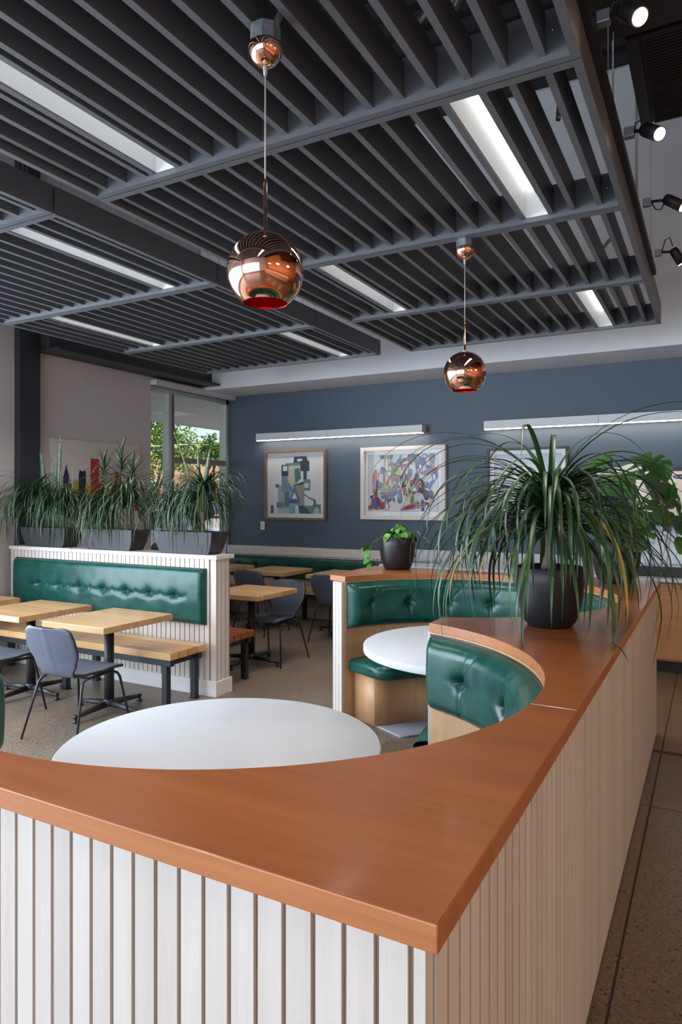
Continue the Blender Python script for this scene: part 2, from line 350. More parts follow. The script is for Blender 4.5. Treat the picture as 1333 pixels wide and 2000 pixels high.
# dark soffit, duct and strut at the top right
struct('trim_3', B().box(-.58, XR, 1.2, 4.02, 4.2, 6.14), BROWNDUCT)
dz = thing('air_duct', 'large black air duct with grille hung under the dark ceiling', 'duct', (.6, 4.55, 4.2))
obj('duct_body', B().box(-.43, 2.2, 4.06, 5.05, 4.22, 4.85).box(-.43, -.36, 4.06, 5.05, 4.19, 4.22), BROWNDUCT, dz)
obj('grille', B().box(-.35, 2.19, 4.07, 5.04, 4.20, 4.22), GRILLE, dz)
m = B()
for i in range(33): m.box(-.34, 2.18, 4.08+i*.029, 4.085+i*.029, 4.194, 4.20)
obj('grille_bar', m, GRILLE, dz)
for xx in (.3, 1.5): obj('duct_strap', B().box(xx, xx+.03, 4.5, 4.53, 4.85, 6.13), GALV, dz)
st = thing('strut_channel', 'perforated metal strut channel above the slatted panels', 'channel', (-.52, 4.6, 3.75))
m = B().box(-.545, -.537, 4.05, 5.9, 3.75, 3.79).box(-.505, -.497, 4.05, 5.9, 3.75, 3.79)
for i in range(38): m.box(-.537, -.505, 4.05+i*.05, 4.075+i*.05, 3.75, 3.755)
obj('slotted_rail', m, GALV, st)
for yy in (4.3, 5.7): obj('rod', B().tube([(-.52, yy, 3.79), (-.52, yy, 6.14)], .006, 6), GALV, st)

# ------------------------------------------------------------------ slatted ceiling panels
YJ = [-.27, 1.10, 2.47, 3.84, 5.21, 6.55]
PITCH = .1335; STRIPW = 6.2
def panel(x0, x1, y0, y1, h, lx, label, group):
    zb = 3.2; g = .006
    t = thing('ceiling_panel', label, 'ceiling panel', ((x0+x1)/2, (y0+y1)/2, zb), 0, group)
    x0 += 0; y0 += g; y1 -= g; T = .032
    me_c = B().box(x0, x1, -T/2, T/2, 0, h).mesh('frame_board', CHARCOAL)
    for yy in (y0+T/2, y1-T/2): place('frame_board', me_c, t, (-t.location.x, yy-t.location.y, 0))
    me_s = B().box(-T/2, T/2, y0+T, y1-T, 0, h).mesh('side_board', CHARCOAL)
    for xx in (x0+T/2, x1-T/2): place('side_board', me_s, t, (xx-t.location.x, -t.location.y, 0))
    me_l = B().box(-.014, .014, y0+T, y1-T, .022, h-.02).mesh('slat', CHARCOAL)
    n = int((x1-x0)/PITCH); k = 1; xs = []
    x = x0+.088
    while x < x1-.07:
        xs.append(x); x += PITCH
    if lx is not None: xs = [x for x in xs if abs(x-lx) > .125]+[lx-.077, lx+.077]
    for x in xs: place('slat', me_l, t, (x-t.location.x, -t.location.y, 0))
    b = B()
    for xx in (x0+.09, x1-.075):
        for yy in (y0+.10, y1-.10): b.tube([(xx, yy, zb+h-.03), (xx, yy, 6.19)], .0018, 5)
    obj('hanger_wire', b, GALV, t)
    for xx in (x0+.15, x0+1.2, x1-.09):
        bo = B().lathe([(0, -.008), (.006, -.008), (.009, -.005), (.009, 0)], (xx, y1-T, zb+h*.58), 10, 0, 'Y')
        obj('bolt', bo, GALV, t)
    if lx is not None:
        L_ = obj('strip_light', B().box(lx-.06, lx+.06, y0+.04, y1-.04, zb+h+.008, zb+h+.05), LAMPWHITE, t)
        L_['label'] = 'slim recessed strip light with pale reflectors'
        obj('lens', B().box(lx-.055, lx-.004, y0+.04, y1-.04, zb+h-.004, zb+h+.008), LED, L_)
        obj('lens', B().box(lx+.008, lx+.045, y0+.04, y1-.04, zb+h-.004, zb+h+.008), LED, L_)
        for sx in (lx-.0625, lx+.0605): obj('reflector', B().box(sx, sx+.002, y0+T, y1-T, zb+.03, zb+h+.008), LAMPWHITE, L_)
        obj('divider', B().box(lx-.004, lx+.008, y0+.04, y1-.04, zb+h-.03, zb+h+.008), CHARDARK, L_)
        dl = bpy.data.lights.new('strip_glow', 'AREA'); dl.energy = STRIPW*(1 if h > .16 else 1.45); dl.color = (1, .95, .88); dl.shape = 'RECTANGLE'; dl.size = .10; dl.size_y = y1-y0-.12; dl.spread = R(125)
        do_ = bpy.data.objects.new('strip_glow', dl); COL.objects.link(do_); do_.location = (lx, (y0+y1)/2, zb+.02)
        obj('lit_end_plate', B().box(lx-.06, lx+.06, y1-T-.003, y1-T-.001, zb+.026, zb+h+.008), LAMPWHITE, L_)  # added white plate standing for the strip's light on the frame board
    return t
GM, GL = 'slatted panels over the booths', 'slatted panels over the benches'
# row over the booths, then row over the benches
panel(-2.75, -.40, YJ[0], YJ[1], .18, -.85, 'charcoal slatted ceiling panel before the pair of copper pendants', GM)
panel(-2.75, -.40, YJ[1], YJ[2], .18, -2.265, 'charcoal slatted ceiling panel carrying the copper pendant over the foreground table', GM)
panel(-2.75, -.40, YJ[2], YJ[3], .18, -.85, 'charcoal slatted ceiling panel between the two copper pendants', GM)
panel(-2.75, -.40, YJ[3], YJ[4], .18, -2.265, 'charcoal slatted ceiling panel carrying the far copper pendant', GM)
panel(-2.75, -.40, YJ[4], YJ[5], .18, -.85, 'charcoal slatted ceiling panel beyond the far pendant, by the white bulkhead', GM)
panel(-5.43, -3.09, YJ[0], YJ[1], .15, -3.51, 'charcoal slatted ceiling panel over the aisle left of the foreground booth', GL)
panel(-5.43, -3.09, YJ[1], YJ[2], .15, -4.93, 'charcoal slatted ceiling panel over the aisle before the bench tables', GL)
panel(-5.43, -3.09, YJ[2], YJ[3], .15, -3.51, 'charcoal slatted ceiling panel over the bench tables with light at its right', GL)
panel(-5.43, -3.09, YJ[3], YJ[4], .15, -4.93, 'charcoal slatted ceiling panel above the planter partition beside the dark column', GL)
panel(-5.43, -3.09, YJ[4], YJ[5], .15, -3.51, 'charcoal slatted ceiling panel next to the bulkhead and corner window', GL)
# flexible conduit and wire grips above the panels
def conduit(pts, label, r=.011, m_=GALV, grp=None):
    c = B(); P = [Vector(p) for p in pts]
    q = []
    for i in range(len(P)-1):
        n = max(2, int((P[i+1]-P[i]).length/.012))
        for k in range(n): q.append(P[i].lerp(P[i+1], k/n))
    q.append(P[-1])
    c.tube(q, [r*(1+.12*(i % 2)) for i in range(len(q))], 7)
    return tag(obj('flexible_conduit', c, m_), label, 'conduit', grp)
conduit([(-1.25, 1.84, 3.20), (-1.235, 1.86, 3.26), (-1.25, 1.95, 3.40), (-1.4, 2.2, 3.5)], 'short grey flexible conduit feeding the copper pendant over the foreground table')
conduit([(-.98, 2.33, 3.40), (-.93, 2.36, 3.47), (-.82, 2.42, 3.52)], 'spiral steel conduit curling above the slats before the bright strip light')
conduit([(-.80, 2.30, 3.40), (-.72, 2.28, 3.52), (-.70, 2.3, 3.75)], 'spiral steel conduit rising beside a hanger wire above the slats')
conduit([(-.62, 3.2, 3.40), (-.60, 3.25, 3.8), (-.60, 3.25, 4.15)], 'straight spiral conduit dropping from the dark soffit behind the slats')
conduit([(-.70, 5.05, 3.40), (-.62, 5.02, 3.47), (-.55, 5.05, 3.42)], 'short loop of conduit above the panel by the last spotlight')
w = thing('wire_grip', 'small steel wire grip on a hanger above the slats', 'wire grip', (-.72, 2.35, 3.40))
obj('barrel', B().lathe([(0, 0), (.007, 0), (.007, .05), (.003, .055), (0, .055)], (-.72, 2.35, 3.44), 10), GALV, w)
obj('wire', B().tube([(-.72, 2.35, 3.37), (-.72, 2.35, 6.14)], .002, 5), GALV, w)

# ------------------------------------------------------------------ track spots on the right edge
trk = tag(obj('light_track', B().box(-.399, -.372, 2.3, 5.55, 3.335, 3.375), BLACKSTEEL), 'thin black light track along the edge of the ceiling panels', 'track')
def spot(y, z, az, el, on, label, arm):
    t = thing('spotlight', label, 'spotlight', (-.372, y, z), 0, 'black spotlights on the ceiling edge')
    obj('mount', B().box(-.371, -.325, y-.02, y+.02, z-.025, z+.02), GALV, t, bevel=.003)
    tip = Vector((-.325+arm, y-.01, z-.012))
    obj('arm', B().tube([(-.325, y, z), tuple(tip)], .0085, 8).lathe([(0, -.012), (.016, -.012), (.016, .012), (0, .012)], tip, 12, 0, 'Y'), BLACKSTEEL, t)
    d = Vector((math.cos(az)*math.cos(el), math.sin(az)*math.cos(el), math.sin(el)))
    b0 = tip-d*.02; b1 = tip+d*.10
    obj('head', B().tube([b0-d*.004, b0, b0+d*.02, b1], [.018, .026, .031, .032], 20), BLACKSTEEL, t)
    obj('lens', B().tube([b1-d*.004, b1+d*.002], .027, 20), SPOTLENS, t)
    mid = (Vector((-.325, y, z))+b0)/2+Vector((0, 0, on))
    obj('cable', B().tube([Vector((-.325, y, z)), mid+Vector((-.015, 0, on*.3)), mid+Vector((.015, 0, on*.5)), b0+Vector((0, 0, on*.4))], .004, 6), BLACKSTEEL, t)
    sl = light('spot_beam', 'SPOT', tuple(b1+d*.01), (0, 0, 0), 22, (1, .78, .52), spot_size=R(70), spot_blend=.6, shadow_soft_size=.02)
    sl.rotation_euler = d.to_track_quat('-Z', 'Y').to_euler()
spot(2.62, 3.415, R(-45), R(-42), .03, 'lit black spotlight against the dark soffit, foremost on the track', .05)
spot(3.47, 3.40, R(-42), R(-36), .03, 'lit black spotlight below the black air duct', .05)
spot(4.45, 3.445, R(-10), R(-38), -.04, 'black spotlight tilted down against the pale upper wall', .09)
spot(5.40, 3.445, R(25), R(-58), .06, 'black spotlight with looped cable, last on the track by the bulkhead', .08)

# ------------------------------------------------------------------ copper pendants
def pendant(x, y, label):
    t = thing('pendant_lamp', label, 'pendant lamp', (x, y, 2.29), 0, 'copper globe pendants over the round tables')
    gz = 2.42; r = .125; a0 = math.asin(.0715/r)
    prof = [(r*math.sin(a), -r*math.cos(a)) for a in [a0+(PI-.05-a0)*i/40 for i in range(41)]]
    sh = obj('globe_shade', B().lathe(prof, (x, y, gz), 64), COPPER, t)
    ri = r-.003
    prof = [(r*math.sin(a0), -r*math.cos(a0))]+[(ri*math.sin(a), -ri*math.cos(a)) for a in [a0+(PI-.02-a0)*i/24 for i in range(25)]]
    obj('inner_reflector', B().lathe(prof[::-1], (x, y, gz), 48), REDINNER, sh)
    obj('bulb', B().lathe([(0, -.035), (.016, -.032), (.028, -.015), (.03, 0), (.026, .02), (.014, .045), (.013, .07)], (x, y, gz), 24), BULB, t)
    obj('stem', B().lathe([(0, 2.545), (.012, 2.543), (.012, 2.552), (.0062, 2.556), (.0062, 2.71), (.0045, 2.722), (0, 2.722)], (x, y, 0), 16), COPPER, t)
    obj('cord', B().tube([(x, y, 2.72), (x, y, 3.09)], .0028, 8), CORD, t)
    cz = 3.148
    c = obj('canopy', B().lathe([(0, cz-.062)]+[(.056*math.sin(a), cz-.062*math.cos(a)) for a in [PI/2*i/14 for i in range(1, 15)]]+[(.056, cz+.006), (0, cz+.006)], (x, y, 0), 40), COPPER, t)
    obj('cord_grip', B().lathe([(0, cz-.09), (.006, cz-.088), (.008, cz-.065), (.004, cz-.055)], (x, y, 0), 12), CORD, c)
    obj('junction_box', B().prism([(x+.05*math.cos(2*PI*k/8+PI/8), y+.05*math.sin(2*PI*k/8+PI/8)) for k in range(8)], cz+.006, 3.212), GALV, t)
    return t
pendant(-1.283, 1.84, 'polished copper globe pendant hanging over the white foreground table')
pendant(-1.286, 3.884, 'polished copper globe pendant hanging over the far booth table')

# ------------------------------------------------------------------ booths
C1, R1, C2, R2 = Vector((-1.495, 2.055)), 1.035, Vector((-1.495, 4.195)), 1.015
XO, YO0, YO1, XW = -.333, .889, 5.411, -2.61
ZT, ZC = 1.094, 1.052
def arc(c, r, a0, a1, n): return [(c.x+r*math.cos(R(a0+(a1-a0)*i/n)), c.y+r*math.sin(R(a0+(a1-a0)*i/n))) for i in range(n+1)]
def ang_at_y(c, r, y): return math.degrees(math.asin((y-c.y)/r))
def ang_at_x(c, r, x, top=True):
    a = math.degrees(math.acos((x-c.x)/r)); return a if top else -a
AE = 159.3
def cap_polys(dr=0, do=0):
    r1, r2 = R1+dr, R2+dr; xo, y0, y1, xw = XO-do, YO0+do, YO1-do, XW+do
    tipx = -1.182+max(0, dr)*.8
    s1, s2 = 1.98, 4.14
    p1 = [(C1.x+r1*math.cos(R(-AE)), C1.y+r1*math.sin(R(-AE))), (xw, C1.y-r1*math.sin(R(180-AE))-.06), (xw, y0), (xo, y0), (xo, s1)]
    p1 += arc(C1, r1, ang_at_y(C1, r1, s1), -AE, 60)[:-1]
    a1 = ang_at_x(C1, r1, tipx); a2 = ang_at_x(C2, r2, tipx, False)
    p2 = [(xo, s1), (xo, s2)]+arc(C2, r2, ang_at_y(C2, r2, s2), a2, 40)+arc(C1, r1, a1, ang_at_y(C1, r1, s1), 44)
    p3 = [(xo, s2), (xo, y1), (xw, y1), (xw, C2.y+r2*math.sin(R(180-AE))+.06)]+arc(C2, r2, AE, ang_at_y(C2, r2, s2), 60)
    return p1, p2, p3
bl = thing('booth', 'foreground slatted booth with green tufted seating around a white table', 'booth', (-1.495, .9, 0), 0, 'round booths')
bf = thing('booth', 'far slatted booth with green tufted seating under the far copper pendant', 'booth', (-1.495, 5.4, 0), 0, 'round booths')
for poly, par in zip(cap_polys(), (bl, bl, bf)):
    o = obj('cap', B().prism(list(poly), ZC, ZT, 0, 1), [CAPWOOD, CAPEDGE], par, fixn=True, bevel=.0025); o['label'] = 'amber stained wooden cap'
def split_body():
    r1, r2 = R1, R2; do = .044; xo, y0, y1, xw = XO-do, YO0+do, YO1-do, XW+do; ym = 3.13; tx = -1.17
    a1 = ang_at_x(C1, r1, tx); a2 = ang_at_x(C2, r2, tx, False)
    p1 = [(C1.x+r1*math.cos(R(-AE)), C1.y+r1*math.sin(R(-AE))), (xw, C1.y-r1*math.sin(R(180-AE))-.05), (xw, y0), (xo, y0), (xo, ym), (tx, ym)]+arc(C1, r1, a1, -AE, 100)[:-1]
    p3 = [(xo, ym), (xo, y1), (xw, y1), (xw, C2.y+r2*math.sin(R(180-AE))+.05)]+arc(C2, r2, AE, a2, 100)+[(tx, ym)]
    return p1, p3
pb1, pb3 = split_body()
obj('carcass', B().prism(pb1, .02, ZC, 0, 0), [BLONDE], bl, fixn=True)
obj('carcass', B().prism(pb3, .02, ZC, 0, 0), [BLONDE], bf, fixn=True)
# brown backing behind the slats and the slats themselves
BK = .031
obj('slat_backing', B().box(XO-.044, XO-BK, YO0+BK, 3.13, .03, ZC-.001).box(XW+BK, XO-BK, YO0+BK, YO0+.044, .03, ZC-.001).box(XW+BK, XW+.044, YO0+BK, 1.62, .03, ZC-.001), GAPWOOD, bl)
obj('slat_backing', B().box(XO-.044, XO-BK, 3.13, YO1-BK, .03, ZC-.001).box(XW+BK, XO-BK, YO1-.044, YO1-BK, .03, ZC-.001).box(XW+BK, XW+.044, 4.65, YO1-BK, .03, ZC-.001), GAPWOOD, bf)
SP = .0545; SW = .0455; ST = .016
me_sx = B().box(-SW/2, SW/2, -ST/2, ST/2, .012, ZC-.001).mesh('slat', WHITE_SLAT)
me_sy = B().box(-ST/2, ST/2, -SW/2, SW/2, .012, ZC-.001).mesh('slat', WHITE_SLAT)
def slats(parent, axis, a0, a1, fixed, me, z=0):
    L0 = parent.location; n = int((a1-a0)/SP)
    for i in range(n):
        a = a0+(i+.5)*SP
        loc = (a, fixed, 0) if axis == 'X' else (fixed, a, 0)
        place('slat', me, parent, (loc[0]-L0.x, loc[1]-L0.y, z-L0.z))
slats(bl, 'Y', YO0+.056, 3.13, XO-.032, me_sy)
slats(bf, 'Y', YO0+.056+40*SP, 5.37, XO-.032, me_sy)
slats(bl, 'X', -.3875-SP*40+.004, -.3875+.004, YO0+.032, me_sx)
slats(bf, 'X', XW+.05, XO-.05, YO1-.032, me_sx)
slats(bl, 'Y', YO0+.06, 1.62, XW+.032, me_sy); slats(bf, 'Y', 4.66, 5.36, XW+.032, me_sy)
obj('corner_post', B().box(-.3785, -.3605, YO0+.024, YO0+.054, .012, ZC-.001), WHITE_SLAT, bl)
obj('corner_post', B().box(-.3785, -.3605, YO1-.054, YO1-.024, .012, ZC-.001), WHITE_SLAT, bf)
# fluted white end posts at the booth ends
def end_post(par, cx, cy, ang):
    m = B(); u = Vector((math.cos(ang), math.sin(ang))); v = Vector((-u.y, u.x))
    for k in range(3):
        c = Vector((cx, cy))+u*(k-1)*.035
        m.prism([tuple(c-u*.0155-v*.012), tuple(c+u*.0155-v*.012), tuple(c+u*.0155+v*.012), tuple(c-u*.0155+v*.012)], .012, ZC-.001)
    m.prism([tuple(Vector((cx, cy))+u*a+v*b) for a, b in ((-.05, -.005), (.05, -.005), (.05, .005), (-.05, .005))], .012, ZC-.001)
    obj('end_post', m, WHITE_SLAT, par)
pe = (C2.x+(R2+.062)*math.cos(R(AE+.0)), C2.y+(R2+.062)*math.sin(R(AE))); end_post(bf, pe[0]-.004, pe[1]-.016, R(AE))
pe = (C1.x+(R1+.062)*math.cos(R(-AE)), C1.y+(R1+.062)*math.sin(R(-AE))); end_post(bl, pe[0]-.004, pe[1]+.016, R(-AE))
obj('end_post', B().box(-1.194, -1.171, 3.055, 3.135, .012, ZC-.001), WHITE_SLAT, bl, bevel=.003)
obj('end_post', B().box(-1.194, -1.171, 3.138, 3.215, .012, ZC-.001), WHITE_SLAT, bf, bevel=.003)
# tufted cushions
def edge(t, L, r):
    d = min(t, L-t)
    if d >= r: return 1.0
    q = 1-max(0, d)/r
    return math.sqrt(max(0, 1-q*q))
def cushion(par, name, path, L, z0, z1, th, buttons, ns, nz, pleat='v', slump=0):
    m = B(); H = z1-z0
    rng = random.Random(len(buttons)*13+ns)
    bts = [(s, z, rng.uniform(-.35, .5), rng.uniform(-.5, .2)) for s, z in buttons]
    def depth(s, z):
        d = th*edge(s, L, th*.85)**1.0*edge(z-z0, H, th*.8)
        belly = .012*math.sin(PI*min(1, max(0, (z-z0)/H)))
        d += belly*edge(s, L, .15)
        dip = 0
        for sb, zb, k1, k2 in bts:
            ds = s-sb; dz_ = z-zb
            if abs(ds) > .26: continue
            rr = math.sqrt(ds*ds+dz_*dz_)
            dip = max(dip, .62*th*math.exp(-(rr/.028)**1.1))
            if pleat == 'v':
                if dz_ > 0:
                    for kk in (k1, k1+.55): dip += .010*math.exp(-((ds-kk*dz_)/.010)**2)*math.exp(-dz_/.09)*min(1, dz_/.02)
                else:
                    dip += .013*math.exp(-((ds-k2*dz_*.3)/.011)**2)*math.exp(dz_/.13)*min(1, -dz_/.02)
                dip += .008*math.exp(-(dz_/.016)**2)*math.exp(-abs(ds)/.05)
            else:
                dip += .016*math.exp(-((dz_+.35*abs(ds)*(.14-abs(ds))/.14)/.024)**2)*(1 if abs(ds) < .16 else 0)*math.exp(-abs(ds)/.12)
        return d-dip*edge(s, L, .05)*edge(z-z0, H, .05)
    def uneven(n):
        return [i/n for i in range(n+1)]
    def fn(u, v):
        s = u*L; z = z0+v*H
        x, y, nx, ny = path(s); d = max(.002, depth(s, z)) if 0 < u < 1 and 0 < v < 1 else 0
        d += .0016*noise.noise(Vector((x*9, y*9, z*9))) if d > .01 else 0
        return (x+nx*d, y+ny*d, z)
    m.grid(fn, ns, nz)
    bk = []
    for i in range(ns+1):
        x, y, nx, ny = path(L*i/ns); bk += [(x-nx*.003, y-ny*.003, z0), (x-nx*.003, y-ny*.003, z1)]
    m.add(bk, [(2*i, 2*i+1, 2*i+3, 2*i+2) for i in range(ns)], 0, True)
    o = obj(name, m, LEATHER, par, fixn=False)
    for sb, zb, _, _ in bts:
        x, y, nx, ny = path(sb); d = depth(sb, zb)+.004
        bb = B().lathe([(.0115*math.sin(a), .006*math.cos(a)) for a in [PI*i/8 for i in range(9)]], (0, 0, 0), 14)
        me = bb.mesh('button', LEATHER); ob = place('button', me, o)
        ob.location = Vector((x+nx*d, y+ny*d, zb)); ob.rotation_euler = Vector((nx, ny, 0)).to_track_quat('Z', 'Y').to_euler()
    # piping along the upper back edge
    pts = [(path(L*i/ns)[0]+path(L*i/ns)[2]*.008, path(L*i/ns)[1]+path(L*i/ns)[3]*.008, z1-.002) for i in range(0, ns+1, 2)]
    obj('piping', B().tube(pts, .004, 6), PIPING, o)
    return o
def fixbuttons():
    bpy.context.view_layer.update()
def arcpath(c, r, a_start, sign):
    def p(s):
        a = R(a_start)+sign*s/r; return (c.x+r*math.cos(a), c.y+r*math.sin(a), -math.cos(a), -math.sin(a))
    return p
# locations of parts of booth children are relative to the booth root: shift helper
def booth_cushion(par, c, r, a_from, a_to, btn_angles):
    sign = -1 if a_to < a_from else 1; L = abs(R(a_to-a_from))*r
    base = arcpath(c, r, a_from, sign)
    btn = [(abs(R(a-a_from))*r, .88) for a in btn_angles]
    o = cushion(par, 'back_cushion', base, L, .70, 1.044, .082, btn, 420, 40)
    for ch in o.children:
        if ch.name.startswith('button'): pass
    return o
booth_cushion(bl, C1, R1-.002, 71.5, -AE+.8, [56.5-21.8*i for i in range(10)])
booth_cushion(bf, C2, R2-.002, AE-.8, -71.5, [148-19.2*i for i in range(12)])
# seats: green cushion on a blonde curved base with pale kick plate
def seat(par, c, a0, a1, rin, rout):
    n = 150; prof = [(.48, .365), (.05, .362), (.012, .372), (0, .40), (.004, .435), (.022, .457), (.06, .469), (.2, .474), (.48, .470)]
    L = abs(R(a1-a0))*.6; cr = .12
    U = [0, .002, .005, .01, .016, .024, .034, .046, .06]; U = U+[.06+.88*i/120 for i in range(1, 120)]+[1-x for x in U[::-1]]
    def rr(u):
        d = min(u, 1-u)*L
        return rin if d >= cr else rin+cr*(1-math.sqrt(max(0, 1-(1-d/cr)**2)))
    def pt(u, dr, z, dz=0):
        a = R(a0+(a1-a0)*u); r_ = min(rout, rr(u)+dr); return (c.x+r_*math.cos(a), c.y+r_*math.sin(a), z)
    m = B(); K = len(prof); vs = []
    for u in U:
        d = min(u, 1-u)*L; e = math.sqrt(max(0, 1-(1-min(1, d/.05))**2)); 
        for dr, z in prof: vs.append(pt(u, dr, .415+(z-.415)*(.5+.5*e)))
    fs = [(i*K+j, (i+1)*K+j, (i+1)*K+j+1, i*K+j+1) for i in range(len(U)-1) for j in range(K-1)]
    m.add(vs, fs, 0, True); m.add(vs[:K], [tuple(range(K))]); m.add(vs[-K:], [tuple(range(K))])
    s = obj('seat_cushion', m, LEATHER, par, fixn=True)
    obj('seam', B().tube([pt(u, .008, .447) for u in U[4:-4]], .003, 5), PIPING, s)
    def ring(dr, z0, z1, u0=.012): V = [u0+(1-2*u0)*u for u in U]; return B().prism([pt(u, rout, 0)[:2] for u in V]+[pt(u, dr, 0)[:2] for u in V[::-1]], z0, z1, 0, 0, True)
    obj('seat_base', ring(.12, .014, .366), BLONDE, par, fixn=True)
    obj('floor_plate', ring(-.134, .0, .014, .02), KICK, par, fixn=True)
seat(bl, C1, -157.5, 81, .61, R1-.004)
seat(bf, C2, -80.5, 157.5, .61, R2-.004)
# round white tables
def round_table(x, y, r, label):
    t = thing('round_table', label, 'table', (x, y, 0), 0, 'round white booth tables')
    obj('tabletop', B().lathe([(0, .745), (r-.006, .745), (r-.001, .742), (r, .737)], (x, y, 0), 120, 0).lathe([(r, .737), (r, .704), (r-.004, .70), (0, .70)], (x, y, 0), 120, 1), [TABLEWHITE, TABLEEDGE], t)
    obj('column', B().lathe([(.11, .69), (.11, .70)], (x, y, 0), 24).lathe([(0, .69), (.11, .69), (.04, .68), (.04, .03), (.05, .02)], (x, y, 0), 24), BLACKSTEEL, t)
    obj('base', B().lathe([(.05, .03), (.16, .022), (.29, .012), (.30, .006), (.30, 0), (0, 0)], (x, y, 0), 48), BLACKSTEEL, t)
round_table(-1.65, 2.078, .607, 'round white table in the foreground booth behind the amber top')
round_table(-1.36, 4.26, .70, 'round white table in the far booth, partly hidden by the amber top')

# ------------------------------------------------------------------ planter partition with benches
px0, px1, py0, py1, ptop = -6.39, -3.70, 4.58, 4.79, 1.2
pp = thing('planter_partition', 'low whitewashed slatted partition with green tufted pad carrying three grey planters', 'partition', (-5.05, 4.68, 0))
obj('core', B().box(px0, px1-.010, py0+.010, py1-.010, .0, ptop-.035), GAPWOOD, pp)
obj('cap', B().box(px0, px1+.018, py0-.018, py1+.018, ptop-.035, ptop), WHITE_SLAT_H, pp, bevel=.003)
obj('skirting', B().box(px0, px1+.006, py0-.006, py1+.006, 0, .13), WHITE_SLAT_H, pp, bevel=.003)
me_px = B().box(-SW/2, SW/2, -.007, .007, .13, ptop-.036).mesh('slat', WHITE_SLAT)
me_py = B().box(-.007, .007, -SW/2, SW/2, .13, ptop-.036).mesh('slat', WHITE_SLAT)
slats(pp, 'X', px1-.075-48*SP, px1-.06, py0+.01, me_px)
slats(pp, 'X', px1-.02-48*SP, px1-.01, py1-.01, me_px)
slats(pp, 'Y', py0+.02, py1-.005, px1-.01, me_py)
obj('corner_board', B().box(px1-.058, px1-.002, py0+.002, py0+.018, .13, ptop-.036), WHITE_SLAT, pp)
def strpath(x0, y, n=(0, -1), d=1):
    return lambda s: (x0+d*s, y, n[0], n[1])
def wall_pad(par, x0, x1, y, z0, z1, btns, ns):
    o = cushion(par, 'back_pad', strpath(x0, y), x1-x0, z0, z1, .062, btns, ns, 40, 'h'); o['label'] = 'long green tufted leather back pad'; return o
wall_pad(pp, -6.30, -3.80, 4.584, .60, 1.085, [(bx+6.30, .845) for bx in (-5.882, -5.59, -5.295, -5.0, -4.705, -4.413, -4.12)], 300)
def bench(x0, x1, y0, y1, z, label, wd, legs, mid=()):
    t = thing('bench', label, 'bench', ((x0+x1)/2, (y0+y1)/2, 0))
    n = 4; w_ = (y1-y0)/n
    for i in range(n):
        obj('seat_plank', B().box(x0, x1, y0+i*w_+.006, y0+(i+1)*w_-.006, z-.058, z), wd, t, bevel=.004)
    obj('rail', B().box(x0+.02, x1-.02, y0+.03, y0+.075, z-.115, z-.058).box(x0+.02, x1-.02, y1-.075, y1-.03, z-.115, z-.058), BLACKSTEEL, t, bevel=.003)
    for xx in legs:
        obj('cross_rail', B().box(xx-.024, xx+.024, y0+.075, y1-.075, z-.115, z-.058), BLACKSTEEL, t)
        for yy in (y0+.0525, y1-.0525):
            l = obj('leg', B().box(xx-.026, xx+.026, yy-.026, yy+.026, .006, z-.115), BLACKSTEEL, t, bevel=.003)
            obj('foot', B().box(xx-.034, xx+.034, yy-.03, yy+.03, 0, .006), BLACKSTEEL, l)
    return t
bench(-6.32, -3.775, 4.10, 4.545, .455, 'ash plank bench on black legs before the planter partition', BENCHWOOD, (-6.25, -5.03, -3.86))
bench(-6.32, -3.78, 4.83, 5.25, .455, 'reddish plank bench on black legs behind the planter partition', BENCHRED, (-6.25, -5.03, -3.86))

# square tables
def make_table(label, grp):
    t = thing('square_table', label, 'table', (0, 0, 0), 0, grp)
    obj('tabletop', B().box(-.335, .335, -.36, .36, .697, .745), BLOCK, t, bevel=.004, wcoord=False)
    obj('top_plate', B().box(-.15, .15, -.15, .15, .689, .697), BLACKSTEEL, t, wcoord=False)
    obj('column', B().tube([(0, 0, .06), (0, 0, .69)], .038, 20).lathe([(.038, .10), (.05, .085), (.055, .05), (.03, .045)], (0, 0, 0), 20), BLACKSTEEL, t, wcoord=False)
    for k in range(4):
        a = PI/2*k; u = Vector((math.cos(a), math.sin(a), 0))
        arm = obj('base_arm', B().tube([u*.03+Vector((0, 0, .065)), u*.2+Vector((0, 0, .052)), u*.33+Vector((0, 0, .042))], [.028, .02, .016], 8), BLACKSTEEL, t, wcoord=False)
        obj('glide', B().lathe([(0, 0), (.022, 0), (.022, .014), (.012, .018), (.012, .034), (.02, .036), (.02, .056), (0, .06)], tuple(u*.325), 14), BLACKSTEEL, arm, wcoord=False)
    return t
TG1, TG2 = 'square tables by the front bench', 'square tables behind the partition'
tb = make_table('square butcher-block table at the planter partition, nearest its open end', TG1); tb.location = (-4.205, 3.88, 0); tb.rotation_euler = (0, 0, 0)
T = {}
def tab(x, y, label, grp, rz=0):
    c = copy_tree(tb, None, (x, y, 0), rz, label); c['group'] = grp; return c
tab(-5.155, 3.89, 'square butcher-block table in the middle of the front bench', TG1)
tab(-6.105, 3.88, 'square butcher-block table close to the dark column', TG1)
tab(-4.165, 5.72, 'square butcher-block table at the reddish bench behind the partition', TG2)
tab(-5.115, 5.72, 'square butcher-block table behind the middle planter', TG2)
tab(-5.10, 7.58, 'square butcher-block table at the wall bench below the blue abstract print', TG2)
tab(-4.10, 7.58, 'square butcher-block table at the wall bench below the colourful print', TG2)
tab(-6.06, 7.58, 'square butcher-block table at the wall bench beside the corner window', TG2)

